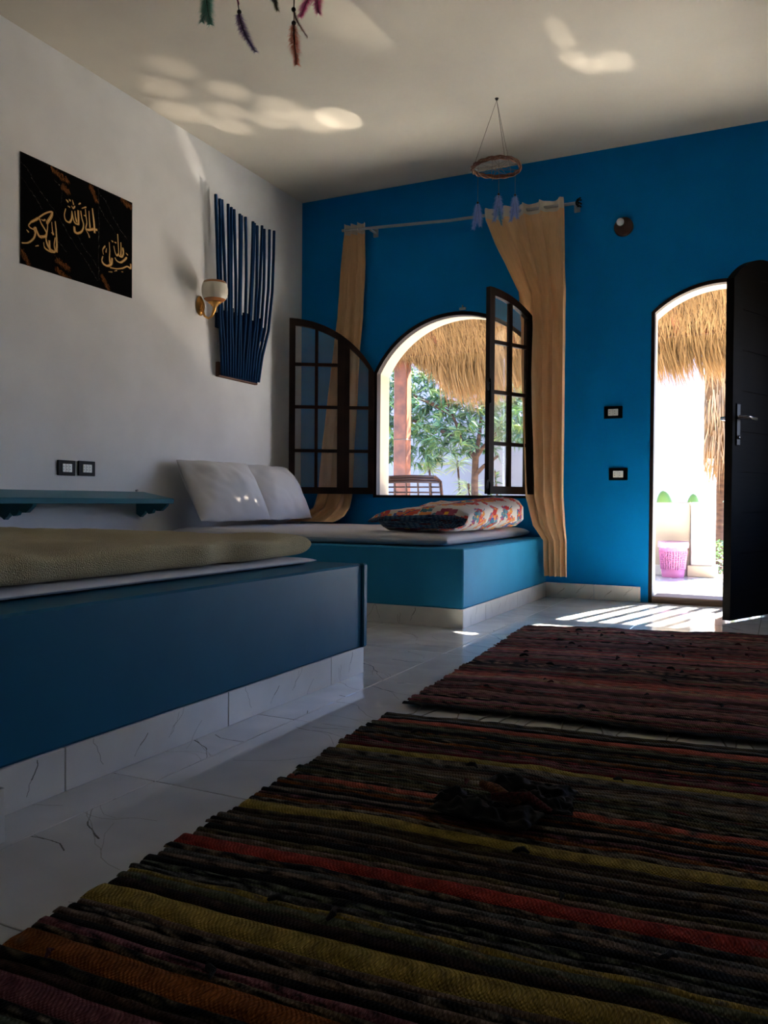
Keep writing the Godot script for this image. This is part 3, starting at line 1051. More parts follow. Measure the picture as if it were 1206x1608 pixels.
func build_thatch() -> void:
	var r := thing("thatched_roof", "golden palm thatch roof of the veranda with hanging fringe", "roof", Vector3(0, 0, 0))
	# laths and rafters
	var b := box_part("front_beam", Vector3(1.9, 2.20, -2.22), Vector3(8.8, 0.09, 0.07), m.post_wood, r, 0.006)
	b.set_meta("label", "orange-brown timber beam behind the fringe")
	box_part("wall_plate", Vector3(1.9, 2.78, -0.30), Vector3(8.8, 0.08, 0.08), m.post_wood, r, 0.006)
	var slope := Basis(Vector3.RIGHT, -atan(0.3077))
	for k in 7:
		var x := -1.9 + k * 0.75
		box_part("rafter", Vector3(x, roof_y(-1.26) - 0.05, -1.26), Vector3(0.06, 0.07, 2.0), m.post_wood, r, 0.005, slope)
	for k in 7:
		var lath := slope.rotated(Vector3.UP, -0.20)
		box_part("lath", Vector3(3.42 + k * 0.123, roof_y(-1.76), -1.76), Vector3(0.056, 0.03, 0.9), m.post_wood, r, 0.003, lath)
	# the packed straw: a thick bed with gaps where the sun comes through
	var st := new_st()
	var step := 0.025
	var nx := int(8.8 / step)
	for up in [0.0, 0.10]:
		for k in 88:
			var z0 := -0.25 - k * step
			var run := 0
			for i in nx + 1:
				var x := -2.5 + i * step
				# gaps slanted along the sun so its rays pass both straw layers
				if i < nx and not hole(x + step / 2 - 0.42 * up, z0 - step / 2 + up):
					run += 1
					continue
				if run > 0:
					var xa := x - run * step
					var q := [Vector3(xa, roof_y(z0) + up, z0), Vector3(x, roof_y(z0) + up, z0), Vector3(x, roof_y(z0 - step) + up, z0 - step), Vector3(xa, roof_y(z0 - step) + up, z0 - step)]
					face(st, q, q[0] + Vector3(0, 0.05 if up == 0.0 else -0.05, 0))
				run = 0
	obj("straw_bed", st, m.straw_bed, r)
	# straws along the underside
	var v := PackedVector3Array()
	var c := PackedColorArray()
	for k in 9000:
		var x := rng.randf_range(-1.6, 3.6)
		var z := rng.randf_range(-2.2, -0.7)
		if near_hole(x, z): continue
		var len := rng.randf_range(0.15, 0.45)
		var a := Vector3(x, roof_y(z) - 0.003, z)
		var e := a + Vector3(rng.randfn(0, 0.07), -len * 0.62 - rng.randf() * 0.05, -len * rng.randf_range(0.2, 0.8))
		if e.z < -2.15: e.z = -2.15
		e.y = minf(e.y, roof_y(e.z) - 0.01)
		strand(v, c, a, e, rng.randf_range(0.005, 0.010), Vector3(rng.randfn(0, 0.01), rng.randfn(0, 0.01), 0), straw_color())
	var o := inst("hanging_straw", strands_mesh(v, c), m.straw, r)
	o.set_meta("kind", "stuff")
	# the fringe at the eave
	v = PackedVector3Array()
	c = PackedColorArray()
	for k in 7500:
		var x := rng.randf_range(-2.4, 3.3)
		var back := rng.randf()
		var low := eave(x) + lump.get_noise_1d(x * 4.0) * 0.08 + absf(lump.get_noise_1d(x * 13.0 + 70)) * 0.22 + absf(rng.randfn(0, 0.07)) - 0.03
		var topy := 2.36 - rng.randf() * 0.22
		var len := topy - low
		if rng.randf() < 0.4: low = topy - len * rng.randf_range(0.4, 0.95)
		var a := Vector3(x, topy, -2.24 - back * 0.12 + (0.06 if rng.randf() < 0.45 else 0.0))
		var lean := 0.14 + 0.10 * lump.get_noise_1d(x * 3.0 + 40)
		strand(v, c, a, Vector3(x + lean * len + rng.randfn(0, 0.05), low, a.z - 0.10 * len + rng.randfn(0, 0.03)), rng.randf_range(0.005, 0.012), Vector3(-0.03 * len, 0, rng.randfn(0, 0.015)), straw_color())
	o = inst("fringe", strands_mesh(v, c), m.straw, r)
	o.set_meta("kind", "stuff")


func leafy(v: PackedVector3Array, c: PackedColorArray, at: Vector3, dir: Vector3, len: float, w: float, col: Color) -> void:
	var side := dir.cross(Vector3(rng.randfn(0, 1), rng.randfn(0, 1), rng.randfn(0, 1))).normalized() * w / 2
	var fold := dir.cross(side).normalized() * w * 0.2
	var mid := at + dir * len * 0.45
	var tip := at + dir * len + Vector3(0, -len * 0.18, 0)
	for p in [at, mid + side, mid - fold, mid + side, tip, mid - fold, at, mid - fold, mid - side, mid - side, mid - fold, tip]:
		v.append(p)
		c.append(col)


func leaf_green() -> Color:
	var k := Color(0.03, 0.085, 0.02).lerp(Color(0.085, 0.18, 0.035), rng.randf())
	if rng.randf() < 0.12: k = Color(0.20, 0.30, 0.05)
	return k


func build_garden() -> void:
	var t := thing("garden_tree", "slender tree with narrow green leaves before the white garden wall", "tree", Vector3(0.12, -0.42, -3.8))
	var st := new_st(0)
	tube(st, [Vector3(0.02, 0, 0), Vector3(0, 0.7, 0), Vector3(-0.01, 1.3, 0), Vector3(0.0, 1.62, 0)], [0.06, 0.05, 0.043, 0.04], 9)
	obj("trunk", st, m.bark, t)
	var tips := []
	for e in [[Vector3(0, 1.58, 0), Vector3(-0.16, 1.85, 0.02), Vector3(-0.33, 2.15, -0.03), Vector3(-0.5, 2.6, 0)], [Vector3(0, 1.6, 0), Vector3(0.1, 1.72, 0.04), Vector3(0.25, 1.86, 0.05), Vector3(0.5, 2.3, 0.1)], [Vector3(0, 1.6, 0), Vector3(0.03, 1.9, -0.05), Vector3(0.06, 2.3, -0.06), Vector3(0.1, 2.8, 0)], [Vector3(-0.33, 2.15, -0.03), Vector3(-0.6, 2.3, 0.1), Vector3(-0.95, 2.45, 0.12)], [Vector3(-0.16, 1.85, 0.02), Vector3(-0.5, 1.95, -0.1), Vector3(-0.9, 2.1, -0.1)], [Vector3(0.0, 1.4, 0), Vector3(0.12, 1.5, 0.05), Vector3(0.3, 1.62, 0.05)]]:
		st = new_st(0)
		var rr := []
		for i in e.size(): rr.append(0.03 * (1 - 0.22 * i))
		tube(st, e, rr, 7)
		obj("branch", st, m.bark, t)
	var v := PackedVector3Array()
	var c := PackedColorArray()
	for k in 1250:
		# sprays of narrow leaves filling the crown
		var x := rng.randf_range(-1.35, 0.75)
		var y := rng.randf_range(1.42, 3.2)
		var floor_y := 1.58 + 0.25 * absf(x + 0.4) * (1.0 if x > -0.4 else -0.55) + 0.18 * lump.get_noise_2d(x * 2.2, 3.0)
		if x < -0.75: floor_y = 1.55
		if y < floor_y: continue
		var p := Vector3(x, y, rng.randf_range(-0.55, 0.5))
		var base := Vector3(rng.randfn(0, 1), rng.randf_range(-0.9, 0.6), rng.randfn(0, 1)).normalized()
		var g := leaf_green()
		for i in rng.randi_range(7, 11):
			var d := (base + Vector3(rng.randfn(0, 0.6), rng.randfn(0, 0.5), rng.randfn(0, 0.6))).normalized()
			leafy(v, c, p, d, rng.randf_range(0.09, 0.17), rng.randf_range(0.018, 0.03), g.lightened(rng.randf() * 0.08))
	var o := inst("foliage", strands_mesh(v, c), m.leaf, t)
	o.set_meta("kind", "stuff")
	# variegated plants at the foot of the garden wall
	var spots := [Vector3(-0.64, 1.16, -4.15), Vector3(-0.44, 1.22, -4.65), Vector3(-0.10, 0.90, -4.15), Vector3(0.05, 1.08, -4.75)]
	var says := ["striped pale green plant with arching leaves beside the timber post", "tall striped plant with drooping leaves left of the tree trunk", "low striped plant with fanned leaves at the foot of the tree", "dark green climbing plant close behind the tree trunk"]
	for k in 4:
		var head: Vector3 = spots[k]
		var pl := thing("garden_plant", says[k], "plant", Vector3(head.x, -0.42, head.z), 0, "plants along the garden wall")
		st = new_st(0)
		tube(st, [Vector3(0.12, 0, 0), Vector3(0.09, 0.6, 0), Vector3(0, head.y + 0.40, 0)], 0.014, 6)
		obj("stem", st, m.bark, pl)
		v = PackedVector3Array()
		c = PackedColorArray()
		for i in (46 if k < 3 else 60):
			var a := rng.randf() * TAU
			var d := Vector3(cos(a), rng.randf_range(-0.5, 1.0), sin(a)).normalized()
			var col := Color(0.38, 0.44, 0.18).lerp(Color(0.62, 0.60, 0.36), rng.randf()) if k < 3 else leaf_green()
			leafy(v, c, Vector3(0, head.y + 0.40 - rng.randf() * (0.12 if k < 3 else 0.5), 0), d, rng.randf_range(0.18, 0.34) if k < 3 else 0.12, 0.024, col)
		o = inst("leaves", strands_mesh(v, c), m.leaf, pl)
		o.set_meta("kind", "stuff")
	# prickly pear pads behind the low wall
	for e in [[2.46, 0.60, 0.14, "larger prickly pear pad peeping over the low wall", 0.2], [2.67, 0.575, 0.11, "smaller prickly pear pad beside the square pier", -0.25]]:
		var cp := thing("prickly_pear", e[3], "cactus", Vector3(e[0], -0.41, -2.75), 0.3, "prickly pears behind the low wall")
		for n in 3:
			st = new_st(0)
			var top: float = e[1] + 0.41 - (2 - n) * 0.30
			var prof := []
			for i in 17: prof.append(Vector2(maxf(0.0003, sin(PI * i / 16.0) * 0.12), 0.17 - 0.17 * cos(PI * i / 16.0)))
			lathe(st, prof, 16, Transform3D(Basis(Vector3.BACK, e[4] if n == 2 else 0.0).scaled(Vector3(e[2] * 4.6, 1, 0.25)), Vector3(0, top - 0.16 if n else 0.0, 0)))
			obj("pad", st, m.cactus_skin, cp)
	# thatched sunshade further off
	var hut := thing("thatched_sunshade", "round thatched sunshade on a trunk beyond the veranda", "sunshade", Vector3(2.66, -0.41, -7.0))
	st = new_st(0)
	tube(st, [Vector3(0, 0, 0), Vector3(0.02, 1.6, 0), Vector3(0, 3.4, 0)], 0.075, 9)
	obj("trunk", st, m.bark, hut)
	st = new_st(0)
	lathe(st, [Vector2(0.02, 3.9), Vector2(0.62, 2.9), Vector2(0.95, 1.75), Vector2(0.88, 1.75), Vector2(0.56, 2.8), Vector2(0.02, 3.7)], 30)
	obj("straw_bed", st, m.straw_bed, hut)
	v = PackedVector3Array()
	c = PackedColorArray()
	for k in 3600:
		var a := rng.randf() * TAU
		var tier := rng.randi_range(0, 3)
		var y0: float = [3.55, 3.0, 2.45, 1.95][tier]
		var r0: float = [0.1, 0.48, 0.72, 0.92][tier]
		var d := Vector3(cos(a), 0, sin(a))
		var p := d * (r0 + rng.randf() * 0.06) + Vector3(0, y0 + rng.randfn(0, 0.08), 0)
		var len := rng.randf_range(0.35, 0.75)
		strand(v, c, p, p + d * len * 0.38 + Vector3(rng.randfn(0, 0.05), -len, rng.randfn(0, 0.05)), rng.randf_range(0.01, 0.02), d * 0.04, straw_color())
	o = inst("thatch", strands_mesh(v, c), m.straw, hut)
	o.set_meta("kind", "stuff")
	# leafy shrub past the pier
	var says2 := ["low bright green shrub growing past the end of the low wall", "taller grey-green shrub standing behind the low bright shrub"]
	for k in 2:
		var sh := thing("garden_shrub", says2[k], "shrub", Vector3(3.03 + k * 0.12, -0.41, -2.95 - k * 0.9), 0, "shrubs past the pier")
		st = new_st(0)
		tube(st, [Vector3.ZERO, Vector3(0.02, 0.35, 0), Vector3(0, 0.6 + 0.3 * k, 0)], [0.02, 0.015, 0.006], 6)
		obj("stem", st, m.bark, sh)
		v = PackedVector3Array()
		c = PackedColorArray()
		for i in 900:
			var a := rng.randf() * TAU
			var rr := sqrt(rng.randf()) * 0.24
			var p := Vector3(cos(a) * rr, rng.randf_range(0.05, 0.72 + 0.42 * k), sin(a) * rr)
			leafy(v, c, p, Vector3(rng.randfn(0, 1), rng.randf_range(-0.3, 1), rng.randfn(0, 1)).normalized(), rng.randf_range(0.03, 0.07), 0.022, leaf_green().lightened(0.05))
		o = inst("foliage", strands_mesh(v, c), m.leaf, sh)
		o.set_meta("kind", "stuff")

# ------------------------------------------------------------------ beds

func platform(label: String, x1: float, z0: float, z1: float, h: float, material: Material, joint: float) -> Node3D:
	var p := thing("bed_platform", label, "bed", Vector3(0, 0, 0))
	box_part("plinth", Vector3(x1 / 2 - 0.006, 0.05, (z0 + z1) / 2), Vector3(x1 - 0.016, 0.1, z1 - z0 - 0.016), m.grout, p, 0.002)
	box_part("body", Vector3(x1 / 2 + 0.001, (h + 0.099) / 2, (z0 + z1) / 2), Vector3(x1 - 0.002, h - 0.099, z1 - z0), material, p, 0.007)
	skirting(p, Vector3(x1 - 0.011, 0, z1), Vector3(x1 - 0.011, 0, z0), Vector3(1, 0, 0), 0.099, joint)
	if z0 < 1:
		skirting(p, Vector3(0.0, 0, z1 - 0.011), Vector3(x1 + 0.001, 0, z1 - 0.011), Vector3(0, 0, 1), 0.099, 0.2)
	else:
		skirting(p, Vector3(0.0, 0, z0 + 0.011), Vector3(x1 + 0.001, 0, z0 + 0.011), Vector3(0, 0, -1), 0.099, 0.3)
	return p


func build_beds() -> void:
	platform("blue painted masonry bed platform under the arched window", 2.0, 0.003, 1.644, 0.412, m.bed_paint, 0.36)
	var near := platform("blue bed platform nearest the camera, shade darkened into its paint, veined tile skirting", 2.04, 2.83, 4.5, 0.416, m.bed_paint_shaded, 0.22)
	box_part("corner_post", Vector3(2.036, 0.258, 2.838), Vector3(0.03, 0.318, 0.034), m.bed_paint_shaded, near, 0.006)
	var st := new_st(0)
	cushion(st, Vector3(1.86, 0.068, 1.56), 26, 2.4, 0.006, 2.2, 40, Transform3D(Basis(), Vector3(0.955, 0.412, 0.80)))
	tag(obj("mattress", st, m.sheet), "mattress in a white sheet on the bed under the window", "mattress", "mattresses on the platforms")
	st = new_st(0)
	cushion(st, Vector3(1.86, 0.024, 1.52), 30, 2.0, 0.002, 2.0, 36, Transform3D(Basis(), Vector3(0.955, 0.4165, 3.68)))
	tag(obj("mattress", st, m.sheet), "thin white mattress showing below the olive blanket", "mattress", "mattresses on the platforms")
	# fleece blanket
	st = new_st(0)
	var rows := []
	var nx := 70
	var nz := 60
	for side in [1.0, -1.0]:
		rows = []
		for i in nz + 1:
			var row := []
			for j in nx + 1:
				var u := sin((2.0 * j / nx - 1) * PI / 2)
				var v := sin((2.0 * i / nz - 1) * PI / 2)
				var x := 0.93 + u * 0.925
				var z := 3.665 + v * 0.785
				var f := pow(maxf(0.0, (1 - pow(absf(u), 34.0)) * (1 - pow(absf(v), 34.0))), 0.34)
				var big := lump.get_noise_2d(x * 1.3 + 5, z * 1.6) * 0.028
				var edge := lump.get_noise_2d(z * 2.4, 11.0) * 0.035 * maxf(0.0, u)
				var thick: float = 0.029 + 0.009 * smoothstep(0.3, 0.95, u) + 0.008 * smoothstep(-0.5, -0.95, v)
				var y: float = 0.4425 + thick + side * f * thick
				if side > 0: y += (big * 0.6 + 0.004) * f + lump.get_noise_2d(x * 5, z * 5) * 0.008 * f
				row.append(Vector3(x + edge, y, z + lump.get_noise_2d(x * 2.0, 31.0) * 0.03 * v))
			rows.append(row)
		grid(st, rows, Vector2(1.8, 1.6), side < 0)
	tag(obj("blanket", st, m.fleece), "olive fleece blanket spread over the nearest bed", "blanket")
	# pillows
	for e in [[0.125, 1.25, -0.10, 0.66, "white pillow leaning on the wall, the one nearer the wall shelf"], [0.10, 0.60, 0.05, 0.62, "white pillow leaning in the corner beside the open casement"]]:
		var up := Vector3(-0.50, 0.866, 0)
		var b := Basis(Vector3(0, 0, 1), Vector3(0.866, 0.50, 0), up).rotated(Vector3.UP, e[2])
		st = new_st(0)
		cushion(st, Vector3(e[3], 0.19, 0.44), 2.3, 1.7, 0.034, 3.4, 40, Transform3D(b, Vector3(e[0], 0.665, e[1])))
		var o := obj("pillow", st, m.pillow_case)
		tag(o, e[4], "pillow", "pillows against the white wall")
	build_duvet()


func build_duvet() -> void:
	# folded once on itself, the fold towards the foot of the bed
	var d := thing("folded_duvet", "folded duvet with red and blue flower print at the bed's foot", "duvet", Vector3(1.64, 0.484, 0.98), 0.0)
	var line := [Vector2(-0.17, 0.045), Vector2(0.0, 0.045), Vector2(0.16, 0.045), Vector2(0.25, 0.05), Vector2(0.305, 0.08), Vector2(0.31, 0.115), Vector2(0.27, 0.14), Vector2(0.16, 0.140), Vector2(0.0, 0.125), Vector2(-0.14, 0.115), Vector2(-0.22, 0.10), Vector2(-0.25, 0.085)]
	var th := [0.030, 0.040, 0.040, 0.038, 0.034, 0.034, 0.036, 0.038, 0.038, 0.036, 0.030, 0.012]
	var out := []
	var inn := []
	for i in line.size():
		var t: Vector2 = (line[mini(i + 1, line.size() - 1)] - line[maxi(i - 1, 0)]).normalized()
		var n := Vector2(t.y, -t.x)
		out.append(line[i] + n * th[i])
		inn.append(line[i] - n * th[i])
	var nz := 30
	var shape := func(p: Vector2, k: int) -> Vector3:
		var v := 2.0 * k / nz - 1
		var f := pow(maxf(0.0, 1 - pow(absf(v), 7.0)), 0.4)
		var z := v * 0.50 + lump.get_noise_2d(p.x * 5, p.y * 9) * 0.05
		var y: float = maxf(0.004, (p.y - 0.05) * lerpf(0.55, 1.0, f) + 0.05 + 0.03 * lump.get_noise_3d(p.x * 4, p.y * 4, z * 3.5) * f)
		y *= lerpf(0.82, 1.12, clampf(0.5 - v * 0.6, 0, 1))
		return Vector3(p.x + 0.04 * lump.get_noise_2d(z * 3, p.y * 8) - z * 0.05, y, z)
	for part in [["cover", out, m.flower_print, false], ["lining", inn, m.patch_print, true]]:
		var st := new_st(0)
		var rows := []
		for k in nz + 1:
			var row := []
			for p in part[1]: row.append(shape.call(p, k))
			rows.append(row)
		grid(st, rows, Vector2(0.9, 1.0), part[3])
		# close the ends and the free edges with the lining
		if part[0] == "lining":
			for k in [0, nz]:
				var a := []
				var b := []
				for i in out.size():
					a.append(shape.call(out[i], k))
					b.append(shape.call(inn[i], k))
				grid(st, [a, b], Vector2(0.8, 0.12), k == 0)
			for i in [0, out.size() - 1]:
				var a := []
				var b := []
				for k in nz + 1:
					a.append(shape.call(out[i], k))
					b.append(shape.call(inn[i], k))
				grid(st, [a, b], Vector2(1.0, 0.1))
		obj(part[0], st, part[2], d)


# ------------------------------------------------------------------ curtains

func drape(st: SurfaceTool, spec: Array, folds: float, seed_at: float, n := 90, rows_n := 60) -> void:
	# spec rows: height, left x, right x, z, fold depth
	var rows := []
	for i in rows_n + 1:
		var f := float(i) / rows_n * (spec.size() - 1)
		var k := mini(int(f), spec.size() - 2)
		var t := f - k
		t = t * t * (3 - 2 * t) * 0.5 + t * 0.5
		var s := []
		for q in 5: s.append(lerpf(spec[k][q], spec[k + 1][q], t))
		var row := []
		for j in n + 1:
			var u := float(j) / n
			var wu := u + 0.05 * sin(u * 9.0 + seed_at) * u * (1 - u)
			var ph := TAU * folds * wu + 0.7 * lump.get_noise_2d(u * 3, s[0] * 0.7 + seed_at)
			var z: float = s[3] + s[4] * (sin(ph) + 0.25 * sin(ph * 2.3 + s[0] * 2.0)) + 0.006 * lump.get_noise_2d(u * 14, s[0] * 5)
			var x: float = lerpf(s[1], s[2], u) + 0.35 * s[4] * cos(ph)
			row.append(Vector3(x, s[0], z))
		rows.append(row)
	grid(st, rows, Vector2(1, 1))


func build_curtains() -> void:
	var r := thing("curtain_rod", "grey metal curtain rod above the arched window", "curtain rod", Vector3(0, 0, 0))
	var st := new_st(0)
	tube(st, [Vector3(0.42, 2.715, 0.1), Vector3(1.3, 2.668, 0.1), Vector3(2.2, 2.655, 0.1)], 0.011, 10)
	obj("pole", st, m.rod_metal, r)
	for x in [0.66, 2.19]:
		st = new_st(0)
		tube(st, [Vector3(x, 2.69 if x < 1 else 2.655, 0.002), Vector3(x, 2.69 if x < 1 else 2.655, 0.1)], 0.009, 8)
		cbox(st, Vector3(x, 2.69 if x < 1 else 2.655, 0.006), Vector3(0.04, 0.06, 0.012), 0.003)
		obj("bracket", st, m.rod_metal, r)
	st = new_st(0)
	for k in 7:
		var a := TAU * k / 7
		tube(st, [Vector3(2.2, 2.655, 0.1), Vector3(2.215, 2.655 + 0.022 * sin(a), 0.1 + 0.022 * cos(a)), Vector3(2.235, 2.655 + 0.03 * sin(a + 0.5), 0.1 + 0.03 * cos(a + 0.5))], 0.006, 5)
	obj("finial", st, m.black_metal, r)
	# right curtain, swept aside over the folded casement
	var c := thing("curtain", "beige curtain right of the window swept aside over the casement, reaching the skirting", "curtain", Vector3(0, 0, 0), 0, "beige window curtains")
	st = new_st(0)
	drape(st, [[2.625, 1.565, 2.14, 0.115, 0.028], [2.44, 1.645, 2.15, 0.14, 0.028], [2.23, 1.76, 2.17, 0.20, 0.036], [2.05, 1.86, 2.19, 0.255, 0.036], [1.83, 1.885, 2.195, 0.28, 0.036], [1.48, 1.885, 2.195, 0.28, 0.036], [1.08, 1.905, 2.195, 0.28, 0.036], [0.69, 1.92, 2.195, 0.275, 0.036], [0.50, 1.965, 2.20, 0.25, 0.03], [0.40, 2.03, 2.20, 0.22, 0.022], [0.16, 2.035, 2.20, 0.20, 0.024]], 4.5, 2.0)
	obj("cloth", st, m.curtain, c)
	st = new_st(0)
	drape(st, [[2.70, 1.555, 2.135, 0.112, 0.030], [2.66, 1.557, 2.137, 0.112, 0.029], [2.625, 1.565, 2.14, 0.115, 0.028]], 4.5, 2.0, 90, 8)
	obj("heading_band", st, m.curtain_band, c)
	# left curtain, hanging behind the casement with its hem on the mattress
	c = thing("curtain", "beige curtain left of the window hanging behind the casement, hem on the mattress", "curtain", Vector3(0, 0, 0), 0, "beige window curtains")
	st = new_st(0)
	drape(st, [[2.68, 0.43, 0.60, 0.085, 0.024], [2.45, 0.39, 0.595, 0.065, 0.024], [2.06, 0.355, 0.572, 0.055, 0.022], [1.72, 0.30, 0.545, 0.052, 0.02], [1.38, 0.258, 0.53, 0.05, 0.02], [1.08, 0.22, 0.51, 0.05, 0.02], [0.71, 0.194, 0.495, 0.06, 0.022], [0.60, 0.175, 0.485, 0.10, 0.03], [0.54, 0.10, 0.475, 0.16, 0.03], [0.508, 0.05, 0.46, 0.215, 0.02], [0.492, 0.02, 0.44, 0.255, 0.008]], 3.0, 5.0)
	obj("cloth", st, m.curtain, c)
	st = new_st(0)
	drape(st, [[2.755, 0.435, 0.60, 0.09, 0.025], [2.72, 0.435, 0.60, 0.09, 0.025], [2.68, 0.43, 0.60, 0.085, 0.024]], 3.0, 5.0, 90, 6)
	obj("heading_band", st, m.curtain_band, c)


# ------------------------------------------------------------------ rag rugs

var rag_mats := {}

func rag(c: Color) -> StandardMaterial3D:
	var key := c.to_html()
	if not rag_mats.has(key):
		if not m.has("fleck"): m.fleck = tex(noise_image(15, 0.07, 256, 4, 0.35, 1.05, 1, 4))
		var k := mat("rag_" + key, c, 0.95, {"tex": m.fleck, "bump": [m.weave, 0.16], "uv": Vector3(1, 1, 1)})
		k.rim_enabled = true
		k.rim = 0.1
		rag_mats[key] = k
	return rag_mats[key]


func wig(x: float, z: float) -> Vector2:
	return Vector2(0.012 * lump.get_noise_2d(x * 0.9, z * 2.0), 0.006 + 0.012 * maxf(0.0, lump.get_noise_2d(x * 1.4 + 9, z * 1.8)))


func rug(called: String, label: String, l0: Vector2, l1: Vector2, r0: Vector2, r1: Vector2, stripes: Array) -> Node3D:
	var g := thing(called, label, "rug", Vector3(0, 0, 0), 0, "striped rag rugs")
	var nx := 120
	var total := 0.0
	for s in stripes: total += s[0]
	var at := 0.0
	for s in stripes:
		var t0 := at / total
		var t1: float = (at + s[0]) / total
		at += s[0]
		var st := new_st(0)
		var rows := []
		var jl := rng.randf_range(-0.010, 0.008)
		for q in [[-0.02, 0.0066], [0.1, 0.0088], [0.3, 0.0102], [0.7, 0.0102], [0.9, 0.0088], [1.02, 0.0066]]:
			var t := lerpf(t0, t1, q[0])
			var a := l0.lerp(l1, t) + Vector2(jl, 0)
			var b := r0.lerp(r1, t)
			var row := []
			for j in nx + 1:
				var f := float(j) / nx
				var p := a.lerp(b, f)
				var w := wig(p.x, p.y)
				var y: float = q[1] * (1.0 + 0.3 * lump.get_noise_2d(p.x * 9, p.y * 40)) + w.y
				row.append(Vector3(p.x, y, p.y + w.x))
			rows.append(row)
		# each stripe is plaited from several rags, so its dye changes along its length
		var base: Color = s[1].srgb_to_linear()
		var other: Color = RAGS[rng.randi_range(0, RAGS.size() - 1)].srgb_to_linear()
		var patchy := rng.randf_range(-0.1, 0.5) if s[0] > 0.03 else rng.randf_range(-0.35, 0.35)
		if s[0] > 0.03: patchy = 0.6
		var cols := []
		var row_at := rng.randf() * 400
		for i in rows.size():
			var line := []
			for j in nx + 1:
				var n := lump.get_noise_2d(j * 0.35, row_at + i * 0.4)
				var k := base.lerp(other, clampf((n - patchy) * 6.0, 0, 1))
				line.append(k * (0.95 + 1.0 * (lump.get_noise_2d(j * 1.9, row_at + 50 + i * 2.0) + 0.3)))
			cols.append(line)
		var size := Vector2(l0.distance_to(r0) / 0.028, s[0] / 0.035)
		for i in rows.size() - 1:
			for j in nx:
				for e in [[i, j], [i + 1, j + 1], [i, j + 1], [i, j], [i + 1, j], [i + 1, j + 1]]:
					st.set_color(cols[e[0]][e[1]])
					vtx(st, rows[e[0]][e[1]], Vector2(float(e[1]) / nx, float(e[0]) / (rows.size() - 1)) * size)
		obj("weft_stripe", st, m.rag_weave, g)
	return g


const RAGS := [Color(0.08, 0.08, 0.08), Color(0.30, 0.27, 0.20), Color(0.42, 0.36, 0.28), Color(0.12, 0.11, 0.10), Color(0.48, 0.44, 0.38), Color(0.20, 0.15, 0.12)]


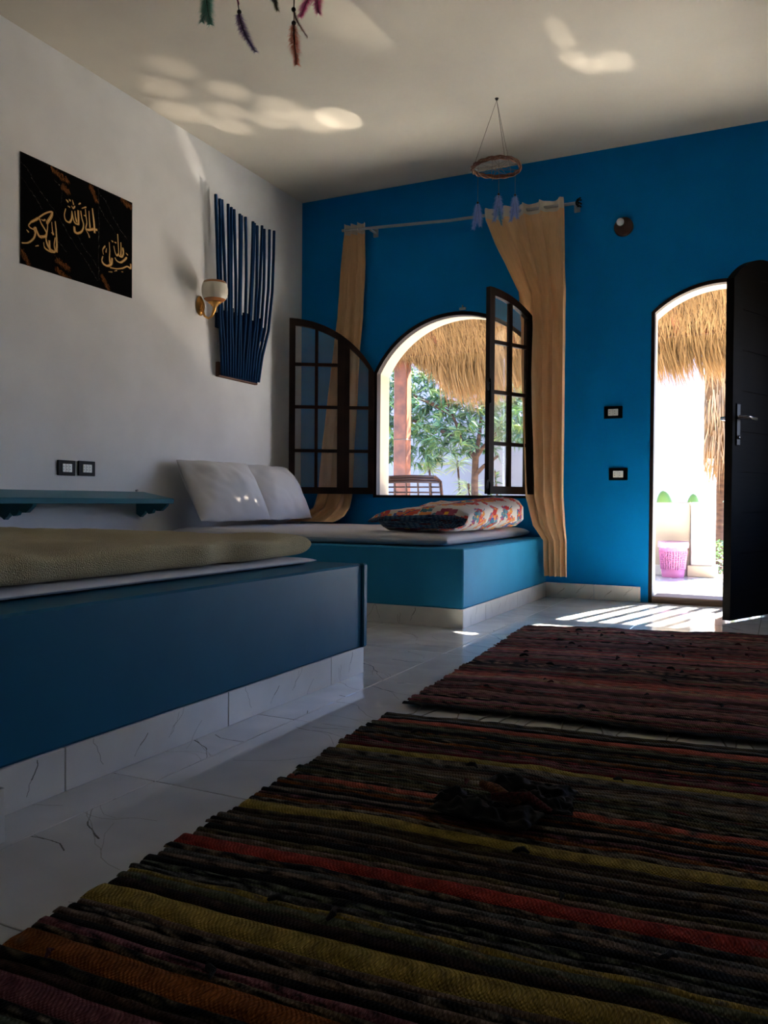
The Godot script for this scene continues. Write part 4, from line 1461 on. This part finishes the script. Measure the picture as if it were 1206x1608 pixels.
func build_rugs() -> void:
	mat("rag_weave", Color(1, 1, 1), 0.95, {"tex": tex(noise_image(15, 0.07, 256, 4, 0.5, 1.05, 1, 4)), "bump": [m.weave, 0.22], "vertex": true, "spec": 0.2})
	var black := Color(0.09, 0.085, 0.08)
	var brown := Color(0.24, 0.17, 0.14)
	var taupe := Color(0.44, 0.37, 0.32)
	var olive := Color(0.34, 0.31, 0.20)
	var grey := Color(0.36, 0.36, 0.35)
	var maroon := Color(0.40, 0.12, 0.14)
	var terra := Color(0.66, 0.32, 0.24)
	var yellow := Color(0.60, 0.52, 0.25)
	var red := Color(0.58, 0.20, 0.16)
	var mauve := Color(0.46, 0.28, 0.30)
	var pink := Color(0.70, 0.22, 0.28)
	var rust := Color(0.52, 0.30, 0.14)
	var sage := Color(0.36, 0.38, 0.30)
	# near rug, from its far edge towards the camera
	var s := []
	for e in [[0.03, black], [0.02, grey], [0.012, black], [0.038, terra], [0.02, brown], [0.02, sage], [0.022, black], [0.018, rust], [0.02, olive], [0.014, grey], [0.02, black], [0.016, rust], [0.02, brown], [0.014, pink], [0.018, mauve], [0.02, mauve], [0.016, maroon], [0.034, yellow], [0.03, black], [0.016, grey], [0.02, brown], [0.014, taupe], [0.022, grey], [0.02, black], [0.018, olive], [0.016, maroon], [0.02, sage], [0.022, olive], [0.018, black], [0.03, terra], [0.022, black], [0.014, rust], [0.02, brown], [0.018, taupe], [0.014, black], [0.018, mauve], [0.016, rust], [0.02, black], [0.042, yellow], [0.022, olive], [0.016, brown], [0.022, grey], [0.018, black], [0.016, taupe], [0.024, black], [0.02, olive], [0.018, taupe], [0.044, red], [0.024, black], [0.016, grey], [0.02, taupe], [0.024, black], [0.02, sage], [0.018, grey], [0.014, yellow], [0.02, sage], [0.028, black], [0.052, yellow], [0.014, taupe], [0.018, black], [0.02, taupe], [0.018, black], [0.02, mauve], [0.016, black], [0.05, rust], [0.022, black], [0.02, brown], [0.045, mauve], [0.022, black], [0.03, sage], [0.022, brown], [0.03, pink], [0.02, black], [0.03, grey], [0.03, terra], [0.03, black], [0.04, olive], [0.04, brown]]:
		s.append(e)
	var near := rug("rag_rug", "dark rag rug nearest the camera with yellow and red stripes", Vector2(2.412, 3.375), Vector2(2.50, 5.20), Vector2(4.5, 3.15), Vector2(4.55, 5.14), s)
	# warp threads bridging the gap between the rugs
	for k in 26:
		var x := 2.46 + k * 0.072 + rng.randf_range(-0.03, 0.03)
		var st := new_st(0)
		var za := 3.25 - 0.055 * (x - 2.4)
		var zb := 3.385 - 0.085 * (x - 2.4)
		tube(st, [Vector3(x, 0.008, za - 0.02), Vector3(x + rng.randf_range(-0.03, 0.03), 0.005, (za + zb) / 2), Vector3(x + rng.randf_range(-0.03, 0.03), 0.01, zb + 0.01)], rng.randf_range(0.0012, 0.0026), 5)
		obj("warp_thread", st, m.twine, near)
	# far rug
	s = []
	var pal := [mauve, brown, terra, taupe, maroon, brown, mauve, olive, black, taupe, mauve, terra, brown, grey, maroon, taupe]
	for k in 64:
		var c: Color = pal[(k * 7 + k / 5) % pal.size()]
		if k % 11 == 4: c = Color(0.60, 0.54, 0.40)
		s.append([rng.randf_range(0.016, 0.036), c.lerp(Color(0.72, 0.46, 0.42), 0.38)])
	s.append([0.03, black])
	var far := rug("rag_rug", "rag rug in faded reds and browns before the door", Vector2(2.285, 1.44), Vector2(2.40, 3.25), Vector2(4.35, 1.0), Vector2(4.45, 3.13), s)
	# knotted rag ends standing up from the weave
	var tuft := new_st(0)
	tube(tuft, [Vector3(-0.010, 0, 0), Vector3(-0.002, 0.004, 0.002), Vector3(0.005, 0.004, -0.002), Vector3(0.013, 0.001, 0.003)], [0.002, 0.004, 0.0035, 0.0015], 6)
	tuft.generate_normals()
	var tm := tuft.commit()
	for k in 90:
		var on_far := k < 60
		var p := Vector2(rng.randf_range(2.45, 3.9), rng.randf_range(1.4, 3.1) if on_far else rng.randf_range(3.5, 5.0))
		var o := inst("rag_end", tm, rag([black, maroon, black, brown, black][k % 5]), far if on_far else near)
		o.position = Vector3(p.x, 0.012 + wig(p.x, p.y).y, p.y)
		o.rotation.y = rng.randf() * TAU
		o.scale = Vector3.ONE * rng.randf_range(0.7, 1.6)
	# a heap of torn black rags on the near rug
	var h := thing("torn_rags", "crumpled black rags lying torn loose on the near rug", "rags", Vector3(2.95, 0.026, 3.99))
	for e in [[0.04, 0.012, -0.10, 0.19, 0.09, -0.15], [0.0, 0.010, 0.06, 0.21, 0.10, -0.1], [0.09, 0.012, -0.03, 0.12, 0.10, 0.2], [-0.06, 0.012, 0.02, 0.12, 0.06, 0.1]]:
		var st := new_st(0)
		cushion(st, Vector3(e[3], 0.022, e[4]), 3, 2, 0.035, 18, 30, Transform3D(Basis(Vector3.UP, e[5]), Vector3(e[0], e[1] - 0.01, e[2])))
		obj("rag", st, m.black_cloth, h)
	for e in [[Vector3(-0.05, 0.02, -0.06), Vector3(0.0, 0.035, 0.0), Vector3(0.06, 0.02, 0.02), rust], [Vector3(0.0, 0.03, 0.03), Vector3(0.07, 0.03, 0.0), Vector3(0.12, 0.012, 0.01), maroon]]:
		var st := new_st(0)
		tube(st, [e[0], e[1], e[2]], [0.008, 0.012, 0.006], 7)
		obj("rag_strip", st, rag(e[3]), h)


# ------------------------------------------------------------------ things on the walls

func switch_plate(label: String, at: Vector3, turn: float, rockers: int, group: String) -> void:
	var s := thing("switch_plate", label, "switch", at, turn, group)
	box_part("frame", Vector3(0, 0, 0.005), Vector3(0.122, 0.082, 0.01), m.black_plastic, s, 0.003)
	var w := 0.066 / rockers
	for k in rockers:
		var x := -0.033 + w * (k + 0.5)
		var b := box_part("module", Vector3(x, 0, 0.011), Vector3(w - 0.001, 0.044, 0.006), m.white_plastic, s, 0.0015)
		var st := new_st()
		cbox(st, Vector3(x - w * 0.18, 0.008, 0.0142), Vector3(0.004, 0.004, 0.001), 0.0003)
		cbox(st, Vector3(x - w * 0.18, -0.008, 0.0142), Vector3(0.004, 0.004, 0.001), 0.0003)
		obj("slot", st, m.black_plastic, b)


func build_wall_things() -> void:
	# poster with gold calligraphy
	var p := thing("wall_poster", "black marbled poster with gold Arabic calligraphy on the white wall", "poster", Vector3(0.0, 0, 0))
	var st := new_st()
	var q := [Vector3(0.005, 2.40, 2.69), Vector3(0.005, 2.40, 1.90), Vector3(0.005, 1.8385, 1.90), Vector3(0.005, 1.8385, 2.69)]
	face(st, q, Vector3(-1, 2.1, 2.3), [Vector2(0, 0), Vector2(1, 0), Vector2(1, 1), Vector2(0, 1)])
	obj("print", st, m.poster_print, p)
	box_part("backing", Vector3(0.0026, 2.11925, 2.295), Vector3(0.0044, 0.5615, 0.79), m.white_plastic, p, 0.0004)
	# painted stick hanging
	var h := thing("stick_hanging", "wall hanging of blue painted sticks fanning upwards on the white wall", "wall hanging", Vector3(0, 0, 0))
	var tops := [328, 334, 337, 346, 351, 355, 364, 366.5, 373, 385, 387.5, 392, 400, 404, 413, 421]
	var heights := [2.685, 2.67, 2.672, 2.665, 2.655, 2.65, 2.64, 2.635, 2.64, 2.635, 2.63, 2.622, 2.64, 2.625, 2.64, 2.65]
	for i in 16:
		var z1: float = 1.2 - (tops[i] - 325) * 0.00748
		var z0 := 1.085 - i * 0.0285
		st = new_st(0)
		var bow := 0.013 * sin(i * 2.1)
		if i > 12: bow = -0.02
		tube(st, [Vector3(0.055, heights[i], z1), Vector3(0.058, 2.45, lerpf(z1, z0, 0.10) + bow * 0.4), Vector3(0.058, 2.2, lerpf(z1, z0, 0.25) + bow), Vector3(0.055, 1.9, lerpf(z1, z0, 0.5) + bow), Vector3(0.05, 1.7, lerpf(z1, z0, 0.78)), Vector3(0.045, 1.5 + 0.0006 * i, z0)], 0.0108, 7)
		obj("stick", st, m.blue_stick, h)
	for i in 15:
		var z0 := 1.07 - i * 0.0285
		st = new_st(0)
		tube(st, [Vector3(0.034, 1.96 + 0.02 * sin(i * 5.0), z0 - 0.012 + 0.03 * (7 - i) / 7.0 * 1.3), Vector3(0.034, 1.72, z0 - 0.005 + 0.012 * (7 - i) / 7.0), Vector3(0.034, 1.50, z0)], 0.010, 7)
		obj("short_stick", st, m.blue_stick, h)
	box_part("batten", Vector3(0.014, 1.87, 0.835), Vector3(0.024, 0.10, 0.56), m.blue_stick, h, 0.003)
	box_part("foot_board", Vector3(0.016, 1.54, 0.875), Vector3(0.028, 0.10, 0.46), m.bare_wood, h, 0.003)
	# brass sconce
	var s := thing("wall_sconce", "brass wall sconce with a frosted glass shade beside the stick hanging", "wall lamp", Vector3(0, 1.93, 1.27))
	st = new_st(0)
	lathe(st, [Vector2(0.0, 0.0), Vector2(0.05, 0.0), Vector2(0.052, 0.006), Vector2(0.04, 0.012), Vector2(0.034, 0.02), Vector2(0.0, 0.024)], 24, Transform3D(Basis(Vector3.BACK, -PI / 2).scaled(Vector3(1, 1.25, 0.8)), Vector3(0.001, 0.0, 0)))
	obj("wall_plate", st, m.gold, s)
	st = new_st(0)
	tube(st, [Vector3(0.02, 0.03, 0), Vector3(0.024, -0.03, 0), Vector3(0.04, -0.07, 0), Vector3(0.072, -0.088, 0), Vector3(0.10, -0.075, 0), Vector3(0.118, -0.04, 0), Vector3(0.122, -0.01, 0)], [0.006, 0.008, 0.007, 0.007, 0.008, 0.010, 0.013], 9)
	obj("arm", st, m.gold, s)
	st = new_st(0)
	lathe(st, [Vector2(0.0, -0.012), Vector2(0.022, -0.012), Vector2(0.026, 0.0), Vector2(0.04, 0.006), Vector2(0.044, 0.016), Vector2(0.0, 0.016)], 20, Transform3D(Basis(), Vector3(0.122, 0, 0)))
	obj("cup", st, m.gold, s)
	st = new_st(0)
	lathe(st, [Vector2(0.03, 0.0), Vector2(0.056, 0.008), Vector2(0.070, 0.020)], 26, Transform3D(Basis(), Vector3(0.122, 0.012, 0)))
	obj("lower_band", st, m.amber_glass, s)
	st = new_st(0)
	lathe(st, [Vector2(0.070, 0.020), Vector2(0.080, 0.038), Vector2(0.085, 0.06), Vector2(0.085, 0.09), Vector2(0.079, 0.118)], 26, Transform3D(Basis(), Vector3(0.122, 0.012, 0)))
	obj("shade", st, m.frosted_glass, s)
	st = new_st(0)
	lathe(st, [Vector2(0.079, 0.118), Vector2(0.070, 0.134), Vector2(0.066, 0.134), Vector2(0.075, 0.116)], 26, Transform3D(Basis(), Vector3(0.122, 0.012, 0)))
	obj("upper_band", st, m.amber_glass, s)
	# bulb on a wooden disc
	s = thing("bulb_holder", "small white bulb on a round brown wooden disc above the switches", "wall lamp", Vector3(2.50, 2.483, 0))
	st = new_st(0)
	lathe(st, [Vector2(0.0, 0.0), Vector2(0.062, 0.0), Vector2(0.062, 0.018), Vector2(0.052, 0.026), Vector2(0.0, 0.026)], 28, Transform3D(Basis(Vector3.RIGHT, PI / 2), Vector3(0, 0, 0.0)))
	obj("disc", st, m.brown_wood, s)
	st = new_st(0)
	lathe(st, [Vector2(0.0, 0.02), Vector2(0.017, 0.02), Vector2(0.017, 0.055), Vector2(0.0, 0.055)], 16, Transform3D(Basis(Vector3.RIGHT, PI / 2), Vector3(-0.012, 0.016, 0)))
	obj("socket", st, m.black_plastic, s)
	st = new_st(0)
	var prof := []
	for i in 11: prof.append(Vector2(maxf(0.0, sin(PI * i / 10.0)) * 0.025, 0.070 - cos(PI * i / 10.0) * 0.025))
	lathe(st, prof, 20, Transform3D(Basis(Vector3.RIGHT, PI / 2), Vector3(-0.012, 0.016, 0)))
	obj("bulb", st, m.bulb_glass, s)
	switch_plate("black switch plate on the blue wall, the upper one left of the door", Vector3(2.445, 1.258, 0), 0, 2, "switch plates on the blue wall")
	switch_plate("black switch plate on the blue wall, the lower one left of the door", Vector3(2.482, 0.845, 0), 0, 2, "switch plates on the blue wall")
	switch_plate("black switch plate above the shelf, the one farther from the pillows", Vector3(0, 0.820, 2.39), PI / 2, 3, "switch plates above the shelf")
	switch_plate("black switch plate above the shelf, the one nearer the pillows", Vector3(0, 0.822, 2.248), PI / 2, 3, "switch plates above the shelf")
	# shelf with scalloped brackets
	var sh := thing("wall_shelf", "teal painted wall shelf with scalloped brackets above the beds", "shelf", Vector3(0, 0, 0))
	var tilt := Basis(Vector3.BACK, -0.17)
	box_part("board", Vector3(0.123, 0.664, 2.4), Vector3(0.245, 0.030, 1.2), m.shelf_paint, sh, 0.004, tilt)
	for z in [1.83, 2.78]:
		var poly := PackedVector2Array([Vector2(0, -0.02), Vector2(0, -0.10), Vector2(0.03, -0.115), Vector2(0.055, -0.10), Vector2(0.07, -0.085), Vector2(0.09, -0.10), Vector2(0.115, -0.095), Vector2(0.13, -0.075), Vector2(0.15, -0.085), Vector2(0.175, -0.085), Vector2(0.20, -0.07), Vector2(0.215, -0.06), Vector2(0.22, -0.05)])
		st = new_st()
		prism(st, poly, 0.024, Transform3D(Basis().scaled(Vector3(1.05, 1.25, 1)), Vector3(0, 0.692, z)))
		obj("bracket", st, m.shelf_paint, sh)
	st = new_st(0)
	tube(st, [Vector3(0.002, 0.705, 1.86), Vector3(0.016, 0.708, 1.86)], 0.006, 8)
	obj("screw", st, m.rod_metal, sh)
	# tiled foot of a partition beside the near bed
	var tr := Node3D.new()
	tr.name = "trim_1"
	add_child(tr)
	structure(tr)
	box_part("core", Vector3(1.07, 0.05, 4.66), Vector3(2.14, 0.1, 0.24), m.grout, tr, 0.002)
	skirting(tr, Vector3(0.0, 0, 4.54), Vector3(2.152, 0, 4.54), Vector3(0, 0, -1), 0.104)
	skirting(tr, Vector3(2.14, 0, 4.78), Vector3(2.14, 0, 4.528), Vector3(1, 0, 0), 0.104)


# ------------------------------------------------------------------ feather mobiles

func feather(parent: Node3D, top: Vector3, down: Vector3, curl: Vector3, width: float, c: Color, n := 420) -> void:
	var f := Node3D.new()
	f.name = "feather"
	parent.add_child(f, true)
	var path := []
	for i in 9:
		var t := i / 8.0
		path.append(top + down * t + curl * t * t)
	var st := new_st(0)
	tube(st, path, [0.0018, 0.0016, 0.0015, 0.0014, 0.0012, 0.001, 0.0008, 0.0006, 0.0004], 5)
	obj("quill", st, m.bead, f)
	var v := PackedVector3Array()
	var k := PackedColorArray()
	var len := down.length()
	for i in n * 2:
		var t := rng.randf_range(0.02, 1.0)
		var p := top + down * t + curl * t * t
		var d := (down + curl * 2 * t).normalized()
		var a := rng.randf() * TAU if i % 3 == 0 else (rng.randfn(0, 0.35) + (PI if i % 2 else 0.0))
		var across := Vector3(0.9, 0, -0.44) * cos(a) + Vector3(0.44, 0, 0.9) * sin(a)
		var w := width * (0.55 + 0.45 * sin(PI * minf(1.0, t * 1.1 + 0.1))) * rng.randf_range(0.6, 1.1)
		var tip := p + across * w * rng.randf_range(0.5, 1.0) + d * w * rng.randf_range(0.2, 1.2) + Vector3(rng.randfn(0, 0.002), rng.randfn(0, 0.003), 0)
		var col := c.lightened(rng.randf() * 0.12).darkened(rng.randf() * 0.25)
		var s := d * len * 0.006
		for q in [p - s, p + s, tip]:
			v.append(q)
			k.append(col)
	var o := inst("vane", strands_mesh(v, k), m.feather, f)
	o.set_meta("kind", "stuff")


func hoop_of(parent: Node3D, centre: Vector3, rad: float) -> void:
	for n in 3:
		var st := new_st(0)
		var pts := []
		for i in 41:
			var a := TAU * i / 40
			var rr := rad + 0.007 * cos(a * 5 + n * TAU / 3)
			pts.append(centre + Vector3(cos(a) * rr, 0.009 * sin(a * 5 + n * TAU / 3) + 0.004 * sin(a * 2), sin(a) * rr))
		tube(st, pts, 0.0055, 6, false)
		obj("wicker_ring", st, m.wicker, parent)
	for n in 9:
		var a := TAU * n / 9
		var b := a + TAU * 4 / 9
		var st := new_st(0)
		tube(st, [centre + Vector3(cos(a) * rad, 0, sin(a) * rad), centre + Vector3(cos(b) * rad, 0, sin(b) * rad)], 0.0012, 4)
		obj("web_thread", st, m.twine, parent)


func line_of(parent: Node3D, called: String, a: Vector3, b: Vector3, r := 0.0013, mt: Material = null) -> void:
	var st := new_st(0)
	tube(st, [a, b], r, 5)
	obj(called, st, mt if mt else m.twine, parent)


func bead(parent: Node3D, at: Vector3, r := 0.008) -> void:
	var st := new_st(0)
	var prof := []
	for i in 9: prof.append(Vector2(maxf(0.0, sin(PI * i / 8.0)) * r, -cos(PI * i / 8.0) * r))
	lathe(st, prof, 12, Transform3D(Basis(), at))
	obj("bead", st, m.bead, parent)


func build_mobiles() -> void:
	var g := thing("feather_mobile", "wicker hoop mobile with three blue feathers before the curtain", "mobile", Vector3(1.934, H, 0.975), 0, "feather mobiles")
	var st := new_st(0)
	tube(st, [Vector3(0, 0, 0), Vector3(0, -0.012, 0)], [0.012, 0.006], 10)
	obj("ceiling_hook", st, m.bead, g)
	hoop_of(g, Vector3(0, -0.405, 0), 0.14)
	for k in 3:
		var a := TAU * k / 3 + 0.9
		line_of(g, "cord", Vector3(0, -0.01, 0), Vector3(cos(a) * 0.14, -0.40, sin(a) * 0.14))
	line_of(g, "cord", Vector3(0.0, -0.405, 0.0), Vector3(-0.02, -0.48, 0.01))
	var blue := Color(0.26, 0.40, 0.85)
	for e in [[Vector3(-0.085, 0, 0.075), -0.62], [Vector3(0.05, 0, 0.10), -0.60], [Vector3(0.095, 0, -0.07), -0.555]]:
		var p: Vector3 = e[0]
		line_of(g, "cord", Vector3(p.x, -0.41, p.z), Vector3(p.x, e[1], p.z))
		bead(g, Vector3(p.x, e[1], p.z), 0.007)
		feather(g, Vector3(p.x, e[1], p.z), Vector3(-0.012, -0.15, 0.004), Vector3(-0.012, 0, 0), 0.034, blue)
		feather(g, Vector3(p.x, e[1], p.z), Vector3(0.008, -0.135, -0.006), Vector3(0.006, 0, 0), 0.034, blue.lightened(0.08))
	feather(g, Vector3(0.05, -0.67, 0.10), Vector3(0.012, -0.11, 0.0), Vector3(0.008, 0, 0), 0.022, Color(0.02, 0.36, 0.62), 260)
	# the nearer, many-coloured one, its hoop above the frame
	g = thing("feather_mobile", "mobile of green, purple, orange and magenta feathers hanging at the top edge", "mobile", Vector3(2.08, H, 3.52), 0, "feather mobiles")
	st = new_st(0)
	tube(st, [Vector3(0, 0, 0), Vector3(0, -0.012, 0)], [0.012, 0.006], 10)
	obj("ceiling_hook", st, m.bead, g)
	var hy := 2.46 - H
	hoop_of(g, Vector3(0, hy, 0), 0.17)
	for k in 3:
		var a := TAU * k / 3 + 0.4
		line_of(g, "cord", Vector3(0, -0.01, 0), Vector3(cos(a) * 0.17, hy, sin(a) * 0.17))
	for e in FEATHERS:
		var a: Vector3 = e[0] - Vector3(2.08, H, 3.52)
		var d := Vector2(a.x, a.z)
		var on_hoop := Vector3(d.normalized().x * 0.17, hy, d.normalized().y * 0.17)
		line_of(g, "cord", on_hoop, a)
		bead(g, a, 0.007)
		feather(g, a, e[1], e[2], e[3], e[4])


const FEATHERS := [
	[Vector3(1.874, 2.225, 3.591), Vector3(0.01, -0.125, 0.0), Vector3(0.01, 0, 0), 0.034, Color(0.10, 0.36, 0.28)],
	[Vector3(1.884, 2.215, 3.58), Vector3(-0.012, -0.10, 0.01), Vector3(-0.01, 0, 0), 0.03, Color(0.10, 0.36, 0.28)],
	[Vector3(2.015, 2.095, 3.61), Vector3(0.004, -0.10, 0.0), Vector3(0.055, -0.03, 0), 0.026, Color(0.16, 0.07, 0.30)],
	[Vector3(1.995, 2.20, 3.615), Vector3(0.012, -0.085, 0.0), Vector3(0.01, 0, 0), 0.006, Color(0.55, 0.04, 0.18)],
	[Vector3(1.973, 2.332, 3.374), Vector3(0.0, -0.10, 0.0), Vector3(0.02, 0, 0), 0.022, Color(0.26, 0.28, 0.17)],
	[Vector3(2.199, 2.022, 3.601), Vector3(0.0, -0.11, 0.0), Vector3(0.012, -0.01, 0), 0.027, Color(0.75, 0.14, 0.05)],
	[Vector3(2.199, 2.060, 3.602), Vector3(0.012, -0.07, 0.0), Vector3(0.035, -0.02, 0), 0.007, Color(0.34, 0.13, 0.11)],
	[Vector3(2.125, 2.31, 3.36), Vector3(0.012, -0.115, 0.0), Vector3(0.0, 0, 0), 0.034, Color(0.75, 0.02, 0.30)],
	[Vector3(2.115, 2.29, 3.36), Vector3(-0.03, -0.09, 0.0), Vector3(-0.015, 0, 0), 0.03, Color(0.75, 0.02, 0.30)],
]
